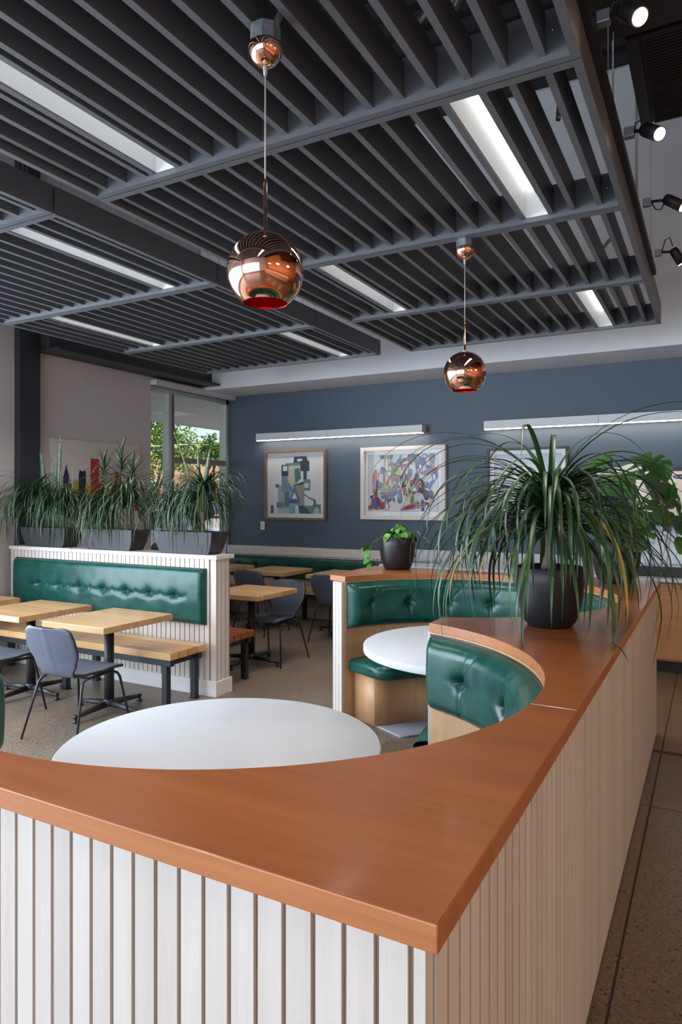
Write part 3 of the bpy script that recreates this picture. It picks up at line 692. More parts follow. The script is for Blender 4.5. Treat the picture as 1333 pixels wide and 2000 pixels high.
# chairs
def make_chair(label):
    t = thing('shell_chair', label, 'chair', (0, 0, 0), 0, 'grey shell chairs')
    # the chair faces +Y; shell profile from seat front (s=0) over the bend to the top of the back (s=1)
    def prof(s):
        K = [(0, .235, .438), (.06, .228, .452), (.2, .13, .452), (.38, -.04, .440), (.47, -.125, .440), (.52, -.168, .452), (.57, -.195, .482), (.68, -.230, .570), (.85, -.275, .700), (.97, -.302, .790), (1, -.308, .804)]
        for i in range(len(K)-1):
            if s <= K[i+1][0]:
                a = K[max(i-1, 0)]; b = K[i]; c = K[i+1]; d = K[min(i+2, len(K)-1)]; u = (s-b[0])/(c[0]-b[0])
                def cr(j): 
                    m1 = (c[j]-a[j])/max(1e-6, c[0]-a[0])*(c[0]-b[0]); m2 = (d[j]-b[j])/max(1e-6, d[0]-b[0])*(c[0]-b[0])
                    return (2*u**3-3*u*u+1)*b[j]+(u**3-2*u*u+u)*m1+(-2*u**3+3*u*u)*c[j]+(u**3-u*u)*m2
                return cr(1), cr(2)
        return K[-1][1:]
    def hw(s):
        K = [(0, .15), (.02, .19), (.06, .212), (.15, .226), (.30, .224), (.42, .19), (.50, .145), (.56, .148), (.64, .186), (.75, .222), (.86, .224), (.94, .21), (.98, .185), (1, .155)]
        for i in range(len(K)-1):
            if s <= K[i+1][0]:
                u = (s-K[i][0])/(K[i+1][0]-K[i][0]); u = u*u*(3-2*u); return K[i][1]*(1-u)+K[i+1][1]*u
        return K[-1][1]
    def surf(s, v, off=0):
        y, z = prof(s); w_ = hw(s); x = (v*2-1)*w_; q = (v*2-1)**2
        if s > .5: k = min(1, (s-.5)/.2); y += .032*q*k+(-.006*math.exp(-((v-.5)/.03)**2)*k)
        else: k = min(1, max(0, (s-.02)/.2)); z += .018*q*k-.0
        return (x, y, z)
    def part(nm, s0, s1, ns):
        m = B(); m.grid(lambda u, v: surf(s0+(s1-s0)*u, v), ns, 20)
        o = obj(nm, m, [CHAIRGREY, CHAIREDGE], t, wcoord=False)
        so = o.modifiers.new('solidify', 'SOLIDIFY'); so.thickness = .02; so.offset = 0; so.material_offset_rim = 1
        return o
    part('seat', 0, .515, 30); part('backrest', .515, 1, 30)
    for sx in (-1, 1):
        obj('leg', B().tube([(sx*.255, .265, 0), (sx*.205, .20, .38), (sx*.195, .185, .41), (sx*.185, .15, .426), (sx*.18, .10, .427)], [.0075, .010, .010, .010, .010], 9), CHAIRLEG, t, wcoord=False)
        obj('leg', B().tube([(sx*.255, -.27, 0), (sx*.205, -.165, .38), (sx*.195, -.145, .412), (sx*.185, -.11, .426), (sx*.18, .10, .427)], [.0075, .010, .010, .010, .010], 9), CHAIRLEG, t, wcoord=False)
    obj('under_frame', B().tube([(-.18, .08, .426), (.18, .08, .426)], .009, 8).tube([(-.18, -.08, .426), (.18, -.08, .426)], .009, 8), CHAIRLEG, t, wcoord=False)
    return t
ch = make_chair('grey shell chair with seam down its back, drawn out beside the foreground booth table'); ch.location = (-4.02, 3.42, 0); ch.rotation_euler = (0, 0, R(4))
copy_tree(ch, None, (-4.93, 3.40, 0), R(3), 'grey shell chair half hidden by the left end of the foreground booth')
copy_tree(ch, None, (-4.02, 5.93, 0), R(180), 'grey shell chair facing the reddish bench behind the partition')
copy_tree(ch, None, (-5.02, 7.10, 0), R(-2), 'grey shell chair tucked under the wall table below the blue abstract print')
copy_tree(ch, None, (-3.93, 7.13, 0), R(2), 'grey shell chair tucked under the wall table beside the far booth')
copy_tree(ch, None, (-5.15, 5.95, 0), R(180), 'grey shell chair behind the middle planter')

# ------------------------------------------------------------------ back wall bench, wainscot and counter
wx0, wx1, wy = -6.46, -3.45, 8.27
wp = thing('wall_wainscot', 'whitewashed slatted wainscot with green tufted pad below the slate blue wall', 'wainscot', (-5, 8.3, 0))
obj('backing', B().box(wx0, wx1, wy+.014, 8.358, 0, .94), GAPWOOD, wp)
obj('cap_rail', B().box(wx0, wx1, wy-.014, 8.358, .875, .985), WHITE_SLAT_H, wp, bevel=.003)
obj('skirting', B().box(wx0, wx1, wy-.008, 8.30, 0, .15), WHITE_SLAT_H, wp, bevel=.003)
me_wx = B().box(-SW/2, SW/2, -.007, .007, .15, .875).mesh('slat', WHITE_SLAT)
slats(wp, 'X', wx0, wx1, wy+.007, me_wx)
wall_pad(wp, -6.44, -3.55, 8.268, .535, .848, [(i*.31+.25, .70) for i in range(9)], 260)
bench(-6.44, -3.55, 7.80, 8.20, .46, 'ash plank bench on black legs along the blue wall', BENCHWOOD, (-6.35, -5.02, -3.65))
kc = thing('drinks_counter', 'long white-topped oak counter along the blue wall carrying the drinks machine', 'counter', (-.6, 7.9, 0))
obj('cabinet', B().box(-3.40, 3.2, 7.28, 8.34, .12, .885), CABWOOD, kc, bevel=.003)
obj('toe_kick', B().box(-3.36, 3.16, 7.40, 8.34, 0, .12), CHARDARK, kc)
obj('worktop', B().box(-3.42, 3.22, 7.20, 8.34, .885, .92), TABLEWHITE, kc, bevel=.003)
obj('backsplash', B().box(-3.42, 3.22, 8.30, 8.345, .92, 1.02), TABLEWHITE, kc, bevel=.003)
for i in range(5):
    x = -3.3+i*1.28; obj('cabinet_door', B().box(x, x+1.26, 7.262, 7.28, .14, .87), CABWOOD, kc, bevel=.003)
tag(obj('counter_tray', B().box(-3.25, -2.85, 7.5, 7.78, .9205, .926).box(-3.25, -3.24, 7.5, 7.78, .926, .935).box(-2.86, -2.85, 7.5, 7.78, .926, .935), STEEL), 'flat grey metal tray lying on the white counter', 'tray')
sm = thing('drinks_machine', 'steel and black drinks dispenser standing on the white counter', 'drinks machine', (-.35, 7.7, .92))
obj('drip_tray', B().box(-.72, -.08, 7.36, 7.75, .921, 1.02), MACHBLACK, sm, bevel=.006)
obj('drip_grate', B().box(-.70, -.10, 7.37, 7.60, 1.02, 1.03), STEEL, sm)
obj('splash_panel', B().box(-.70, -.10, 7.62, 7.66, 1.02, 1.42), STEEL, sm)
obj('valve_bar', B().box(-.71, -.09, 7.46, 7.66, 1.42, 1.50), MACHBLACK, sm, bevel=.005)
for x in (-.57, -.40, -.23):
    v = obj('valve', B().box(x-.035, x+.035, 7.44, 7.52, 1.36, 1.45), MACHBLACK, sm, bevel=.005)
    obj('lever', B().box(x-.012, x+.012, 7.455, 7.475, 1.24, 1.36).box(x-.018, x+.018, 7.45, 7.48, 1.225, 1.25), GALV, v)
obj('upper_cabinet', B().box(-.72, -.08, 7.50, 8.10, 1.50, 1.99), MACHBLACK, sm, bevel=.008)
obj('front_panel', B().box(-.69, -.13, 7.488, 7.50, 1.515, 1.955), STEELW, sm, bevel=.004)
lg = obj('logo_badge', B().prism([(-.30+.055*math.cos(2*PI*k/28), .022*math.sin(2*PI*k/28)) for k in range(28)], 0, .003), LOGOBLUE, sm, wcoord=False)
lg.location = (0-(-.35), 7.486-7.7, 1.90-.92); lg.rotation_euler = (R(90), 0, 0)
tcu = bpy.data.curves.new('logo_text', 'FONT'); tcu.body = 'Pioneer'; tcu.size = .026; tcu.shear = .3; tcu.align_x = 'CENTER'; tcu.align_y = 'CENTER'; tcu.extrude = .0006
tob = bpy.data.objects.new('logo_lettering_tmp', tcu); COL.objects.link(tob); bpy.context.view_layer.update()
tme = bpy.data.meshes.new_from_object(tob.evaluated_get(bpy.context.evaluated_depsgraph_get())); bpy.data.objects.remove(tob)
tme.materials.clear(); tme.materials.append(PURE)
lo = place('lettering', tme, lg, (-.30, 0, .0042))

# ------------------------------------------------------------------ wall lights, prints, switch
def wall_light(x0, x1, seam, label):
    t = thing('wall_light', label, 'wall light', ((x0+x1)/2, 8.28, 2.53), 0, 'linear wall lights')
    obj('housing', B().box(x0, x1, 8.215, 8.355, 2.535, 2.635), LAMPWHITE, t, bevel=.002)
    obj('lens', B().box(x0+.005, x1-.005, 8.225, 8.275, 2.530, 2.535), LEDWALL, t)
    obj('seam', B().box(seam-.0015, seam+.0015, 8.213, 8.2155, 2.535, 2.635), CHARDARK, t)
wall_light(-5.90, -3.29, -4.70, 'long white linear light above the two framed prints')
wall_light(-2.48, .6, -1.15, 'long white linear light behind the big palm')
def pmat(i, c): return mat('ink_%s_%d' % (i, sum(c)*7+c[0]), rgb(*c), .55)
def frame(name, x0, x1, z0, z1, fm, fw, label, dep=.045, mat_m=.09):
    t = thing(name, label, 'framed print', ((x0+x1)/2, 8.33, z0))
    y0, y1 = 8.355-dep, 8.355
    obj('backing_board', B().box(x0+.005, x1-.005, y1-.012, y1-.001, z0+.005, z1-.005), PAPER, t)
    for a in ((x0, x0+fw, z0, z1), (x1-fw, x1, z0, z1), (x0+fw, x1-fw, z0, z0+fw), (x0+fw, x1-fw, z1-fw, z1)):
        obj('frame_bar', B().box(a[0], a[1], y0, y1, a[2], a[3]), fm, t, bevel=.002)
    obj('glazing', B().box(x0+fw, x1-fw, y0+.012, y0+.014, z0+fw, z1-fw), PRINTGLASS, t)
    return t, y1-.0125
class Art:
    def __init__(s): s.mb = B(); s.mats = []; s.k = 0
    def idx(s, c):
        m = pmat('p', c)
        if m not in s.mats: s.mats.append(m)
        return s.mats.index(m)
    def poly(s, pts, c, y, x0, z0, sx, sz):
        s.k += 1; yy = y-.00004*s.k
        vs = [(x0+u*sx, yy, z0+v*sz) for u, v in pts]; s.mb.add(vs, [tuple(range(len(vs)))], s.idx(c))
def rect(a, b, c, d): return [(a, c), (b, c), (b, d), (a, d)]
f1, yp = frame('framed_abstract_print', -5.815, -4.775, 1.375, 2.385, FRAMEWOOD, .035, 'blue and teal abstract print in a walnut frame on the blue wall')
A = Art(); X0, Z0, SX, SZ = -5.72, 1.47, .85, .82
for pts, c in [(rect(.0, 1, 0, 1), (212, 217, 224)), (rect(.15, .5, 0, .5), (150, 170, 186)), (rect(.28, .38, .12, .62), (92, 118, 138)), (rect(.22, .5, .38, .72), (116, 142, 164)),
    ([(.30, .88), (.62, .88), (.62, .70), (.5, .40), (.36, .55)], (190, 196, 180)), (rect(.30, .66, .84, .89), (90, 140, 146)), ([(.46, .89), (.48, 1), (.72, 1), (.76, .89)], (46, 72, 96)),
    (rect(.54, .64, .91, .96), (206, 210, 216)), (rect(.60, .78, .74, .92), (50, 58, 78)), (rect(.66, .73, .58, .76), (40, 84, 104)), (rect(.22, .36, .66, .86), (40, 66, 92)), (rect(.25, .34, .75, .84), (214, 216, 214)),
    ([(.5, .52), (.62, .62), (.58, .80), (.48, .78)], (72, 122, 128)), ([(.46, .50), (.74, .58), (.74, .52), (.46, .48)], (24, 52, 84)), (rect(.66, .80, .40, .60), (104, 138, 148)), (rect(.68, .77, .45, .53), (196, 206, 208)),
    (rect(.50, .68, .14, .50), (146, 152, 130)), ([(.38, .22), (.60, .22), (.49, .50)], (82, 120, 156)), ([(.43, .26), (.54, .26), (.485, .37)], (222, 228, 234)), (rect(.36, .58, .18, .24), (74, 102, 142)),
    ([(.68, .32), (.90, .24), (.92, .12), (.87, .12), (.86, .22), (.66, .36)], (92, 108, 72)), (rect(.60, .86, .02, .14), (118, 140, 134)), ([(.56, .14), (.66, .14), (.84, .0), (.58, 0)], (34, 88, 110)),
    (rect(.84, 1, 0, .16), (88, 118, 92)), ([(.86, 0), (.98, 0), (.97, .08), (.92, .12), (.87, .08)], (156, 190, 206)), (rect(.38, .5, 0, .12), (118, 172, 186)), (rect(.16, .38, 0, .08), (176, 186, 178)), (rect(0, .06, .0, .14), (74, 94, 116)), (rect(.10, .16, .46, .52), (40, 84, 104)), (rect(.12, .26, .10, .2), (98, 136, 140))]:
    A.poly(pts, c, yp, X0, Z0, SX, SZ)
tag(obj('print', A.mb, A.mats, f1))
f2, yp = frame('framed_colour_print', -4.22, -3.01, 1.405, 2.375, FRAMEWHITE, .05, 'colourful print of looping red, blue and olive shapes in a white frame', .06)
A = Art(); rng = random.Random(11); X0, Z0, SX, SZ = -4.12, 1.52, 1.0, .75
A.poly(rect(-.004, 1.004, -.004, 1.004), (60, 62, 72), yp, X0, Z0, SX, SZ); A.poly(rect(0, 1, 0, 1), (206, 208, 212), yp, X0, Z0, SX, SZ)
PALS = [(150, 38, 58), (176, 52, 60), (28, 80, 160), (30, 96, 180), (24, 34, 66), (134, 136, 42), (190, 180, 110), (30, 70, 76), (120, 40, 60), (70, 110, 60), (178, 120, 140), (26, 30, 44)]
def blob(cx, cy, ra, rb, an, wob):
    ph = rng.uniform(0, 6)
    out = []
    for k in range(22):
        a = 2*PI*k/22; q = 1+wob*math.sin(2*a+ph)+.5*wob*math.sin(3*a+ph*2)
        x, y = ra*q*math.cos(a), rb*q*math.sin(a)
        u, v = cx+x*math.cos(an)-y*math.sin(an), cy+(x*math.sin(an)+y*math.cos(an))*1.3
        out.append((min(.998, max(.002, u)), min(.998, max(.002, v))))
    return out
for i in range(125):
    cx = rng.betavariate(1.6, 1.6)*.96+.02; cy = rng.uniform(.06, .97)
    if cx < .2 and cy > .72: continue
    if cy < .22 and rng.random() < .35: continue
    ra, rb = rng.uniform(.035, .12), rng.uniform(.018, .05); an = rng.choice([PI/2, PI/2, rng.uniform(0, PI), 0])+rng.uniform(-.4, .4)
    c = rng.choice(PALS); wob = rng.uniform(.05, .3); st_ = rng.getstate()
    A.poly(blob(cx, cy, ra, rb, an, wob), c, yp, X0, Z0, SX, SZ)
    rng.setstate(st_); A.poly(blob(cx, cy, ra*.62, rb*.55, an, wob), rng.choice([(206, 208, 212), (206, 208, 212)]+PALS), yp, X0, Z0, SX, SZ)
    if rng.random() < .5: A.poly(blob(cx, cy, ra*.3, rb*.28, an, wob), rng.choice(PALS), yp, X0, Z0, SX, SZ)
obj('print', A.mb, A.mats, f2)
f3, yp = frame('framed_pale_print', -2.47, -1.50, 1.50, 2.30, FRAMEBLACK, .028, 'pale print in a thin black frame behind the big palm')
A = Art(); X0, Z0, SX, SZ = -2.38, 1.6, .8, .62
A.poly(rect(-.004, 1.004, -.005, 1.005), (110, 116, 128), yp, X0, Z0, SX, SZ); A.poly(rect(0, 1, 0, 1), (186, 192, 204), yp, X0, Z0, SX, SZ)
A.poly(rect(.1, .9, .1, .5), (160, 168, 184), yp, X0, Z0, SX, SZ); A.poly(rect(.3, .7, .3, .8), (204, 208, 216), yp, X0, Z0, SX, SZ)
obj('print', A.mb, A.mats, f3)
# unframed skyline canvas on the grey wall
cv = thing('skyline_canvas', 'white canvas with a colourful city skyline on the grey wall', 'canvas', (-6.45, 5.78, 1.36))
obj('canvas', B().box(-6.478, -6.435, 5.11, 6.44, 1.36, 2.355), mat('canvas_white', rgb(214, 208, 206), .8), cv, bevel=.003)
A = Art(); k = [0]
def sky(pts, c):
    k[0] += 1; x = -6.4345+.0002*k[0]
    vs = [(x, 5.11+u*1.33, 1.36+v*.995) for u, v in pts]; A.mb.add(vs, [tuple(range(len(vs)))], A.idx(c))
RED, BLU, YEL, NAV, ORA, PNK, TEA = (190, 30, 36), (28, 46, 96), (206, 176, 40), (24, 26, 52), (216, 110, 36), (196, 50, 110), (30, 90, 110)
for a, b, h_, c in [(.02, .10, .42, ORA), (.08, .14, .36, PNK), (.12, .18, .58, BLU), (.17, .22, .50, RED), (.21, .30, .52, YEL), (.28, .36, .60, NAV), (.35, .42, .48, YEL), (.41, .505, .80, RED), (.50, .58, .50, NAV), (.56, .64, .46, ORA), (.63, .70, .58, YEL), (.69, .76, .66, RED), (.75, .82, .50, TEA), (.80, .90, .54, PNK), (.88, .96, .44, YEL)]:
    sky(rect(a, b, .22, h_), c)
sky([(.12, .58), (.18, .58), (.16, .66), (.15, .72), (.14, .66)], BLU); sky([(.28, .60), (.36, .60), (.35, .66), (.32, .64), (.29, .66)], NAV)
sky(rect(.03, .97, .20, .36), NAV)
for i in range(26):
    a = random.uniform(.04, .92); sky(rect(a, a+random.uniform(.02, .06), .12+random.random()*.14, .2+random.random()*.16), random.choice([RED, BLU, YEL, ORA, PNK, TEA, (180, 190, 210)]))
obj('painting', A.mb, A.mats, cv)
sw = thing('wall_switch', 'small white switch plate on the blue wall below the abstract print', 'switch', (-5.87, 8.35, 1.22))
obj('plate', B().box(-5.91, -5.835, 8.348, 8.358, 1.225, 1.345), PURE, sw, bevel=.002)
obj('rocker', B().box(-5.885, -5.86, 8.343, 8.349, 1.255, 1.315), LAMPWHITE, sw)

# ------------------------------------------------------------------ plants
def pot_round(name, x, y, z, rb, rt, h, label, m_=POTBLACK):
    t = thing(name, label, 'plant pot', (x, y, z), 0)
    prof = [(0, 0), (rb*.96, 0), (rb, .006), (rb+(rt-rb)*.30, h*.10), (rb+(rt-rb)*.62, h*.27), (rb+(rt-rb)*.86, h*.50), (rb+(rt-rb)*.97, h*.75), (rt, h-.004), (rt-.003, h), (rt-.010, h-.002), (rt-.014, h-.03)]
    obj('pot', B().lathe([(a, b+z) for a, b in prof], (x, y, 0), 56), m_, t)
    m = B()
    def f(u, v): r_ = u*(rt-.013); a = 2*PI*v; return (x+r_*math.cos(a), y+r_*math.sin(a), z+h-.022+.006*noise.noise(Vector((r_*40*math.cos(a), r_*40*math.sin(a), 0))))
    m.grid(f, 8, 32); obj('soil', m, SOIL, t)
    return t
def leaf_ribbon(m, p, az, el, L, w, droop, n=11, fold=.35, floor_fn=None, twist=0, mi=0, rng=random):
    p = Vector(p); pts = []; e = el; st = L/n; a = az
    for i in range(n+1):
        pts.append((p.copy(), e, a))
        d = Vector((math.cos(a)*math.cos(e), math.sin(a)*math.cos(e), math.sin(e)))
        p = p+d*st
        if floor_fn:
            fz = floor_fn(p.x, p.y)
            if fz is not None and p.z < fz: p.z = fz; e = max(e, -.05)
        if -6.7 < p.x < -6.46: p.x = -6.46
        if -6.7 < p.x < -6.36 and 4.62 < p.y < 5.0: p.x = -6.36; p.y = min(p.y, 4.66) if p.x < -6.35 and p.y < 4.7 else p.y
        e -= droop/n*(.75+.5*i/n)
        e = max(e, -1.75); a += twist/n
    vs = []; fs = []
    for i, (q, e, a) in enumerate(pts):
        t = i/n; ww = w*min(1, .55+t*3)*(1-t**2.2)**.8*.5+.0004
        sd = Vector((-math.sin(a), math.cos(a), 0)); up = Vector((-math.cos(a)*math.sin(e), -math.sin(a)*math.sin(e), math.cos(e)))
        vs += [q+sd*ww+up*ww*fold, q, q-sd*ww+up*ww*fold]
        if i:
            b = (i-1)*3; fs += [(b, b+1, b+4, b+3), (b+1, b+2, b+5, b+4)]
    m.add(vs, fs, mi, True)
# big ponytail palm on the amber top
BX, BY = -.668, 3.25
def captop(x, y):
    if XW < x < XO+.004 and YO0 < y < YO1 and (Vector((x, y))-C1).length > R1-.005 and (Vector((x, y))-C2).length > R2-.005: return ZT+.004
    return None
pot_round('palm_pot', BX, BY, ZT, .102, .156, .275, 'large matte black pot holding the palm on the amber top')
pa = thing('ponytail_palm', 'bushy palm with long drooping strap leaves above the amber top', 'plant', (BX, BY, ZT+.25))
obj('trunk', B().tube([(BX-.005, BY, ZT+.20), (BX-.004, BY, ZT+.27), (BX+.002, BY, ZT+.34), (BX, BY, ZT+.42), (BX, BY, ZT+.55)], [.045, .036, .022, .019, .015], 12), TRUNK, pa)
rng = random.Random(5)
def palm_leaves(par, x, y, z, n, rng, sc=1.0, mats=(LEAF, LEAFD, LEAFY)):
    for i in range(n):
        t = i/n; az = i*2.39996+rng.uniform(-.25, .25); el = R(64)-R(56)*t+rng.uniform(-.25, .25)
        L = rng.uniform(.45, .95)*sc; w_ = rng.uniform(.016, .028)*sc
        m = B(); leaf_ribbon(m, (x+.012*math.cos(az), y+.012*math.sin(az), z-.13*t*sc+.02), az, el, L, w_, rng.uniform(2.0, 3.3)*(1.12-.25*t), 16, .3, captop, rng.uniform(-.5, .5))
        k = rng.random(); obj('leaf', m, mats[2] if k < .02 else mats[0] if k < .6 else mats[1], par)
palm_leaves(pa, BX, BY, 1.635, 285, rng)
for az, el, L in ((R(200), 1.5, .62), (R(-20), 1.1, 1.15), (R(10), 1.2, 1.2), (R(200), 1.05, 1.1), (R(170), 1.0, 1.15), (R(230), .95, 1.1), (R(60), 1.3, .8)):
    m = B(); leaf_ribbon(m, (BX, BY, 1.68), az, el, L,   .017, 2.3, 18, .3, captop, rng.uniform(-.3, .3)); obj('leaf', m, LEAF, pa)
# monstera behind it
MX, MY = -.60, 5.13
pot_round('monstera_pot', MX, MY, ZT, .108, .165, .30, 'matte black pot at the far right corner of the amber top')
mo = thing('monstera', 'monstera with broad split leaves behind the big palm', 'plant', (MX, MY, ZT+.28))
def monstera_leaf(mb, size, rng):
    pts = []
    n = 46
    for k in range(n+1):
        a = -PI+2*PI*k/n
        r_ = .5*(1+.18*math.cos(a))*(1-.35*max(0, math.cos(a+PI))**6)
        if abs(a) > .5 and abs(a) < 2.5 and int((abs(a)-.5)/.2) % 3 == 1: r_ *= .52
        pts.append((r_*math.cos(a)*1.15+.38, r_*math.sin(a)*1.0))
    vs = [(0, 0, 0), (.45, 0, .0)]; c = len(vs)
    for u, v in pts: vs.append((u, v, .16*v*v*2-.28*max(0, u-.3)**2-.03))
    fs = [(1, c+i, c+i+1) for i in range(n)]
    return [tuple(x*size for x in p) for p in vs], fs
rng = random.Random(21)
spec = [(-.25, -.15, .66, .27), (.05, -.20, .70, .30), (.28, -.12, .62, .28), (.12, -.22, .40, .30), (-.10, -.25, .50, .27), (.30, -.22, .42, .25), (.38, .0, .55, .24), (-.32, -.05, .48, .24), (.20, -.05, .80, .27), (-.05, 0, .84, .26), (.20, -.30, .26, .24), (.42, -.18, .30, .20), (-.2, .15, .6, .26), (.15, .2, .7, .28)]
for dx, dy, dz_, sz in spec:
    tip = Vector((MX+dx*.75, MY+dy, ZT+.27+dz_*.78)); base = Vector((MX+dx*.1, MY+dy*.1, ZT+.27))
    mid = base.lerp(tip, .6)+Vector((0, 0, .07))
    obj('stalk', B().tube([base, mid, tip], [.006, .005, .004], 7), MONST, mo)
    vs, fs = monstera_leaf(None, sz*.95, rng)
    az = math.atan2(dy-.12, dx*1.2)+rng.uniform(-.3, .3); rotm = Matrix.Translation(tip) @ Matrix.Rotation(az, 4, 'Z') @ Matrix.Rotation(rng.uniform(.5, 1.05), 4, 'Y') @ Matrix.Rotation(rng.uniform(-.3, .3), 4, 'X')
    obj('leaf', B().add([rotm @ Vector(p) for p in vs], fs, 0, True), MONST, mo)
vine = [(MX+.28, MY-.1, 1.93), (MX+.36, MY-.15, 1.80), (MX+.42, MY-.17, 1.62), (MX+.45, MY-.18, 1.45)]
obj('vine', B().tube([(MX+.05, MY, 1.38), (MX+.15, MY-.05, 1.75)]+vine, .004, 6), MONST, mo)
def heart(size, curl=.25):
    pts = []; n = 18
    for k in range(n+1):
        a = 2*PI*k/n; r_ = .5*(1+.25*math.cos(a))*(1-.28*max(0, math.cos(a+PI))**8)
        u = r_*math.cos(a)+.32; v = r_*math.sin(a)*.86
        if math.cos(a) > .9: u += .12*(math.cos(a)-.9)*10
        pts.append((u, v))
    vs = [(.3, 0, 0)]+[(u, v, .5*v*v-curl*max(0, u-.2)**2) for u, v in pts]
    return [tuple(x*size for x in p) for p in vs], [(0, i+1, i+2) for i in range(n)]
def heart_leaf(par, p, size, az, pitch, roll, m_):
    vs, fs = heart(size); M = Matrix.Translation(Vector(p)) @ Matrix.Rotation(az, 4, 'Z') @ Matrix.Rotation(pitch, 4, 'Y') @ Matrix.Rotation(roll, 4, 'X')
    obj('leaf', B().add([M @ Vector(q) for q in vs], fs, 0, True), m_, par)
for i, p in enumerate(vine):
    for s_ in (-1, 1): heart_leaf(mo, Vector(p)+Vector((.02*s_, -.01, -.02)), .12, rng.uniform(-2.5, -.6), rng.uniform(.6, 1.2), s_*.4, MONST)
# pothos
PX, PY = -2.33, 5.265
pot_round('pothos_pot', PX, PY, ZT, .105, .152, .268, 'matte black pot at the far left corner of the amber top')
po = thing('pothos', 'small bright green ivy-like plant trailing from its black pot', 'plant', (PX, PY, ZT+.25))
rng = random.Random(3)
for i in range(34):
    a = rng.uniform(0, 2*PI); r_ = rng.uniform(.0, .13); h_ = rng.uniform(.02, .12)*(1.15-r_/.16)
    p = Vector((PX+r_*math.cos(a), PY+r_*math.sin(a), ZT+.26+h_))
    heart_leaf(po, p, rng.uniform(.055, .085), a+rng.uniform(-.8, .8), rng.uniform(.1, .9), rng.uniform(-.5, .5), POTHOS)
    obj('stalk', B().tube([(PX+r_*.5*math.cos(a), PY+r_*.5*math.sin(a), ZT+.245), p], .002, 5), POTHOS, po)
tr = [(PX-.12, PY-.05, ZT+.27), (PX-.19, PY-.08, ZT+.22), (PX-.215, PY-.09, ZT+.15), (PX-.20, PY-.10, ZT+.06)]
obj('vine', B().tube(tr, .0025, 5), POTHOS, po)
tr2 = [(PX+.13, PY+.03, ZT+.29), (PX+.19, PY+.04, ZT+.25), (PX+.22, PY+.03, ZT+.17)]
obj('vine', B().tube(tr2, .0025, 5), POTHOS, po)
for p, az in [((PX-.19, PY-.08, ZT+.22), 3.3), ((PX-.23, PY-.08, ZT+.20), 3.0), ((PX-.21, PY-.10, ZT+.15), 3.8), ((PX-.20, PY-.11, ZT+.09), 4.2), ((PX-.26, PY-.08, ZT+.17), 3.4), ((PX-.19, PY-.12, ZT+.05), 4.4), ((PX+.21, PY+.03, ZT+.27), .2), ((PX+.16, PY, ZT+.33), .0)]:
    heart_leaf(po, p, .075, az, rng.uniform(.5, 1.1), rng.uniform(-.4, .4), POTHOS)

# rectangular planters on the partition
def planter(cx, label):
    y0, y1, z0, z1 = 4.60, 4.775, ptop, ptop+.195; b, tw = .27, .335; yt = .03
    t = thing('window_box', label, 'planter', (cx, 4.69, z0), 0, 'graphite planter boxes')
    def ring(h, wx, dy): return [(cx-wx, y0-dy, h), (cx+wx, y0-dy, h), (cx+wx, y1+dy, h), (cx-wx, y1+dy, h)]
    rows = [ring(z0, b, 0), ring(z0+.03, b+.018, .004), ring(z0+.1, b+.046, .016), ring(z1, tw, yt), ring(z1, tw-.012, yt-.012), ring(z1-.03, tw-.016, yt-.014)]
    m = B(); vs = [p for r_ in rows for p in r_]
    fs = [(i*4+k, i*4+(k+1) % 4, (i+1)*4+(k+1) % 4, (i+1)*4+k) for i in range(len(rows)-1) for k in range(4)]+[(3, 2, 1, 0)]
    m.add(vs, fs); obj('box', m, PLANTERGREY, t, bevel=.003)
    obj('soil', B().box(cx-tw+.014, cx+tw-.014, y0-.012, y1+.012, z1-.05, z1-.025), SOIL, t)
    return z1-.03
def small_palm(x, y, z, n, L, label, seed, th=.12, grp='drooping palms in the planter boxes', w_=.0115, crown_up=0):
    rng = random.Random(seed); t = thing('planter_palm', label, 'plant', (x, y, z), 0, grp)
    obj('trunk', B().tube([(x, y, z-.02), (x, y, z+.04), (x+.01, y, z+th)], [.022, .016, .009], 9), TRUNK, t)
    def flr(a, b):
        if px0 < a < px1+.02 and py0-.02 < b < py1+.02: return ptop+.005
        return None
    m = B()
    for i in range(n):
        q = i/n; az = i*2.39996+rng.uniform(-.3, .3); el = R(72)-R(64)*q+rng.uniform(-.25, .25)
        leaf_ribbon(m, (x+.01, y, z+th-.05*q), az, el, rng.uniform(.6, 1.05)*L, rng.uniform(.8, 1.3)*w_, rng.uniform(2.2, 3.5)*(1.1-.25*q), 12, .3, flr, rng.uniform(-.6, .6), int(rng.random() < .5))
    f = obj('foliage', m, [LEAF, LEAFD], t); f['kind'] = 'stuff'
def snake_plant(x, y, z, leaves, label):
    t = thing('snake_plant', label, 'plant', (x, y, z), 0, 'snake plants in the planter boxes')
    rng = random.Random(int(abs(x)*100))
    for dx, dy, h_, lean, w_ in leaves:
        a = rng.uniform(-.5, .5); m = B(); n = 12; vs = []; fs = []
        for i in range(n+1):
            q = i/n; ww = w_*.5*(.65+.5*math.sin(min(1, q*1.25)*PI*.6))*(1-q**5)**.7
            if i == n: ww = .0008
            px = x+dx+lean*q*q; py = y+dy; zz = z-.02+h_*q; an = a+1.2*q*lean
            u = Vector((math.cos(an), math.sin(an), 0)); v = Vector((-u.y, u.x, 0))
            c = Vector((px, py, zz)); vs += [c-u*ww+v*ww*.35, c, c+u*ww+v*ww*.35]
            if i: b = (i-1)*3; fs += [(b, b+1, b+4, b+3), (b+1, b+2, b+5, b+4)]
        m.add(vs, fs, 0, True); obj('leaf', m, SNAKE, t, solid=.004)
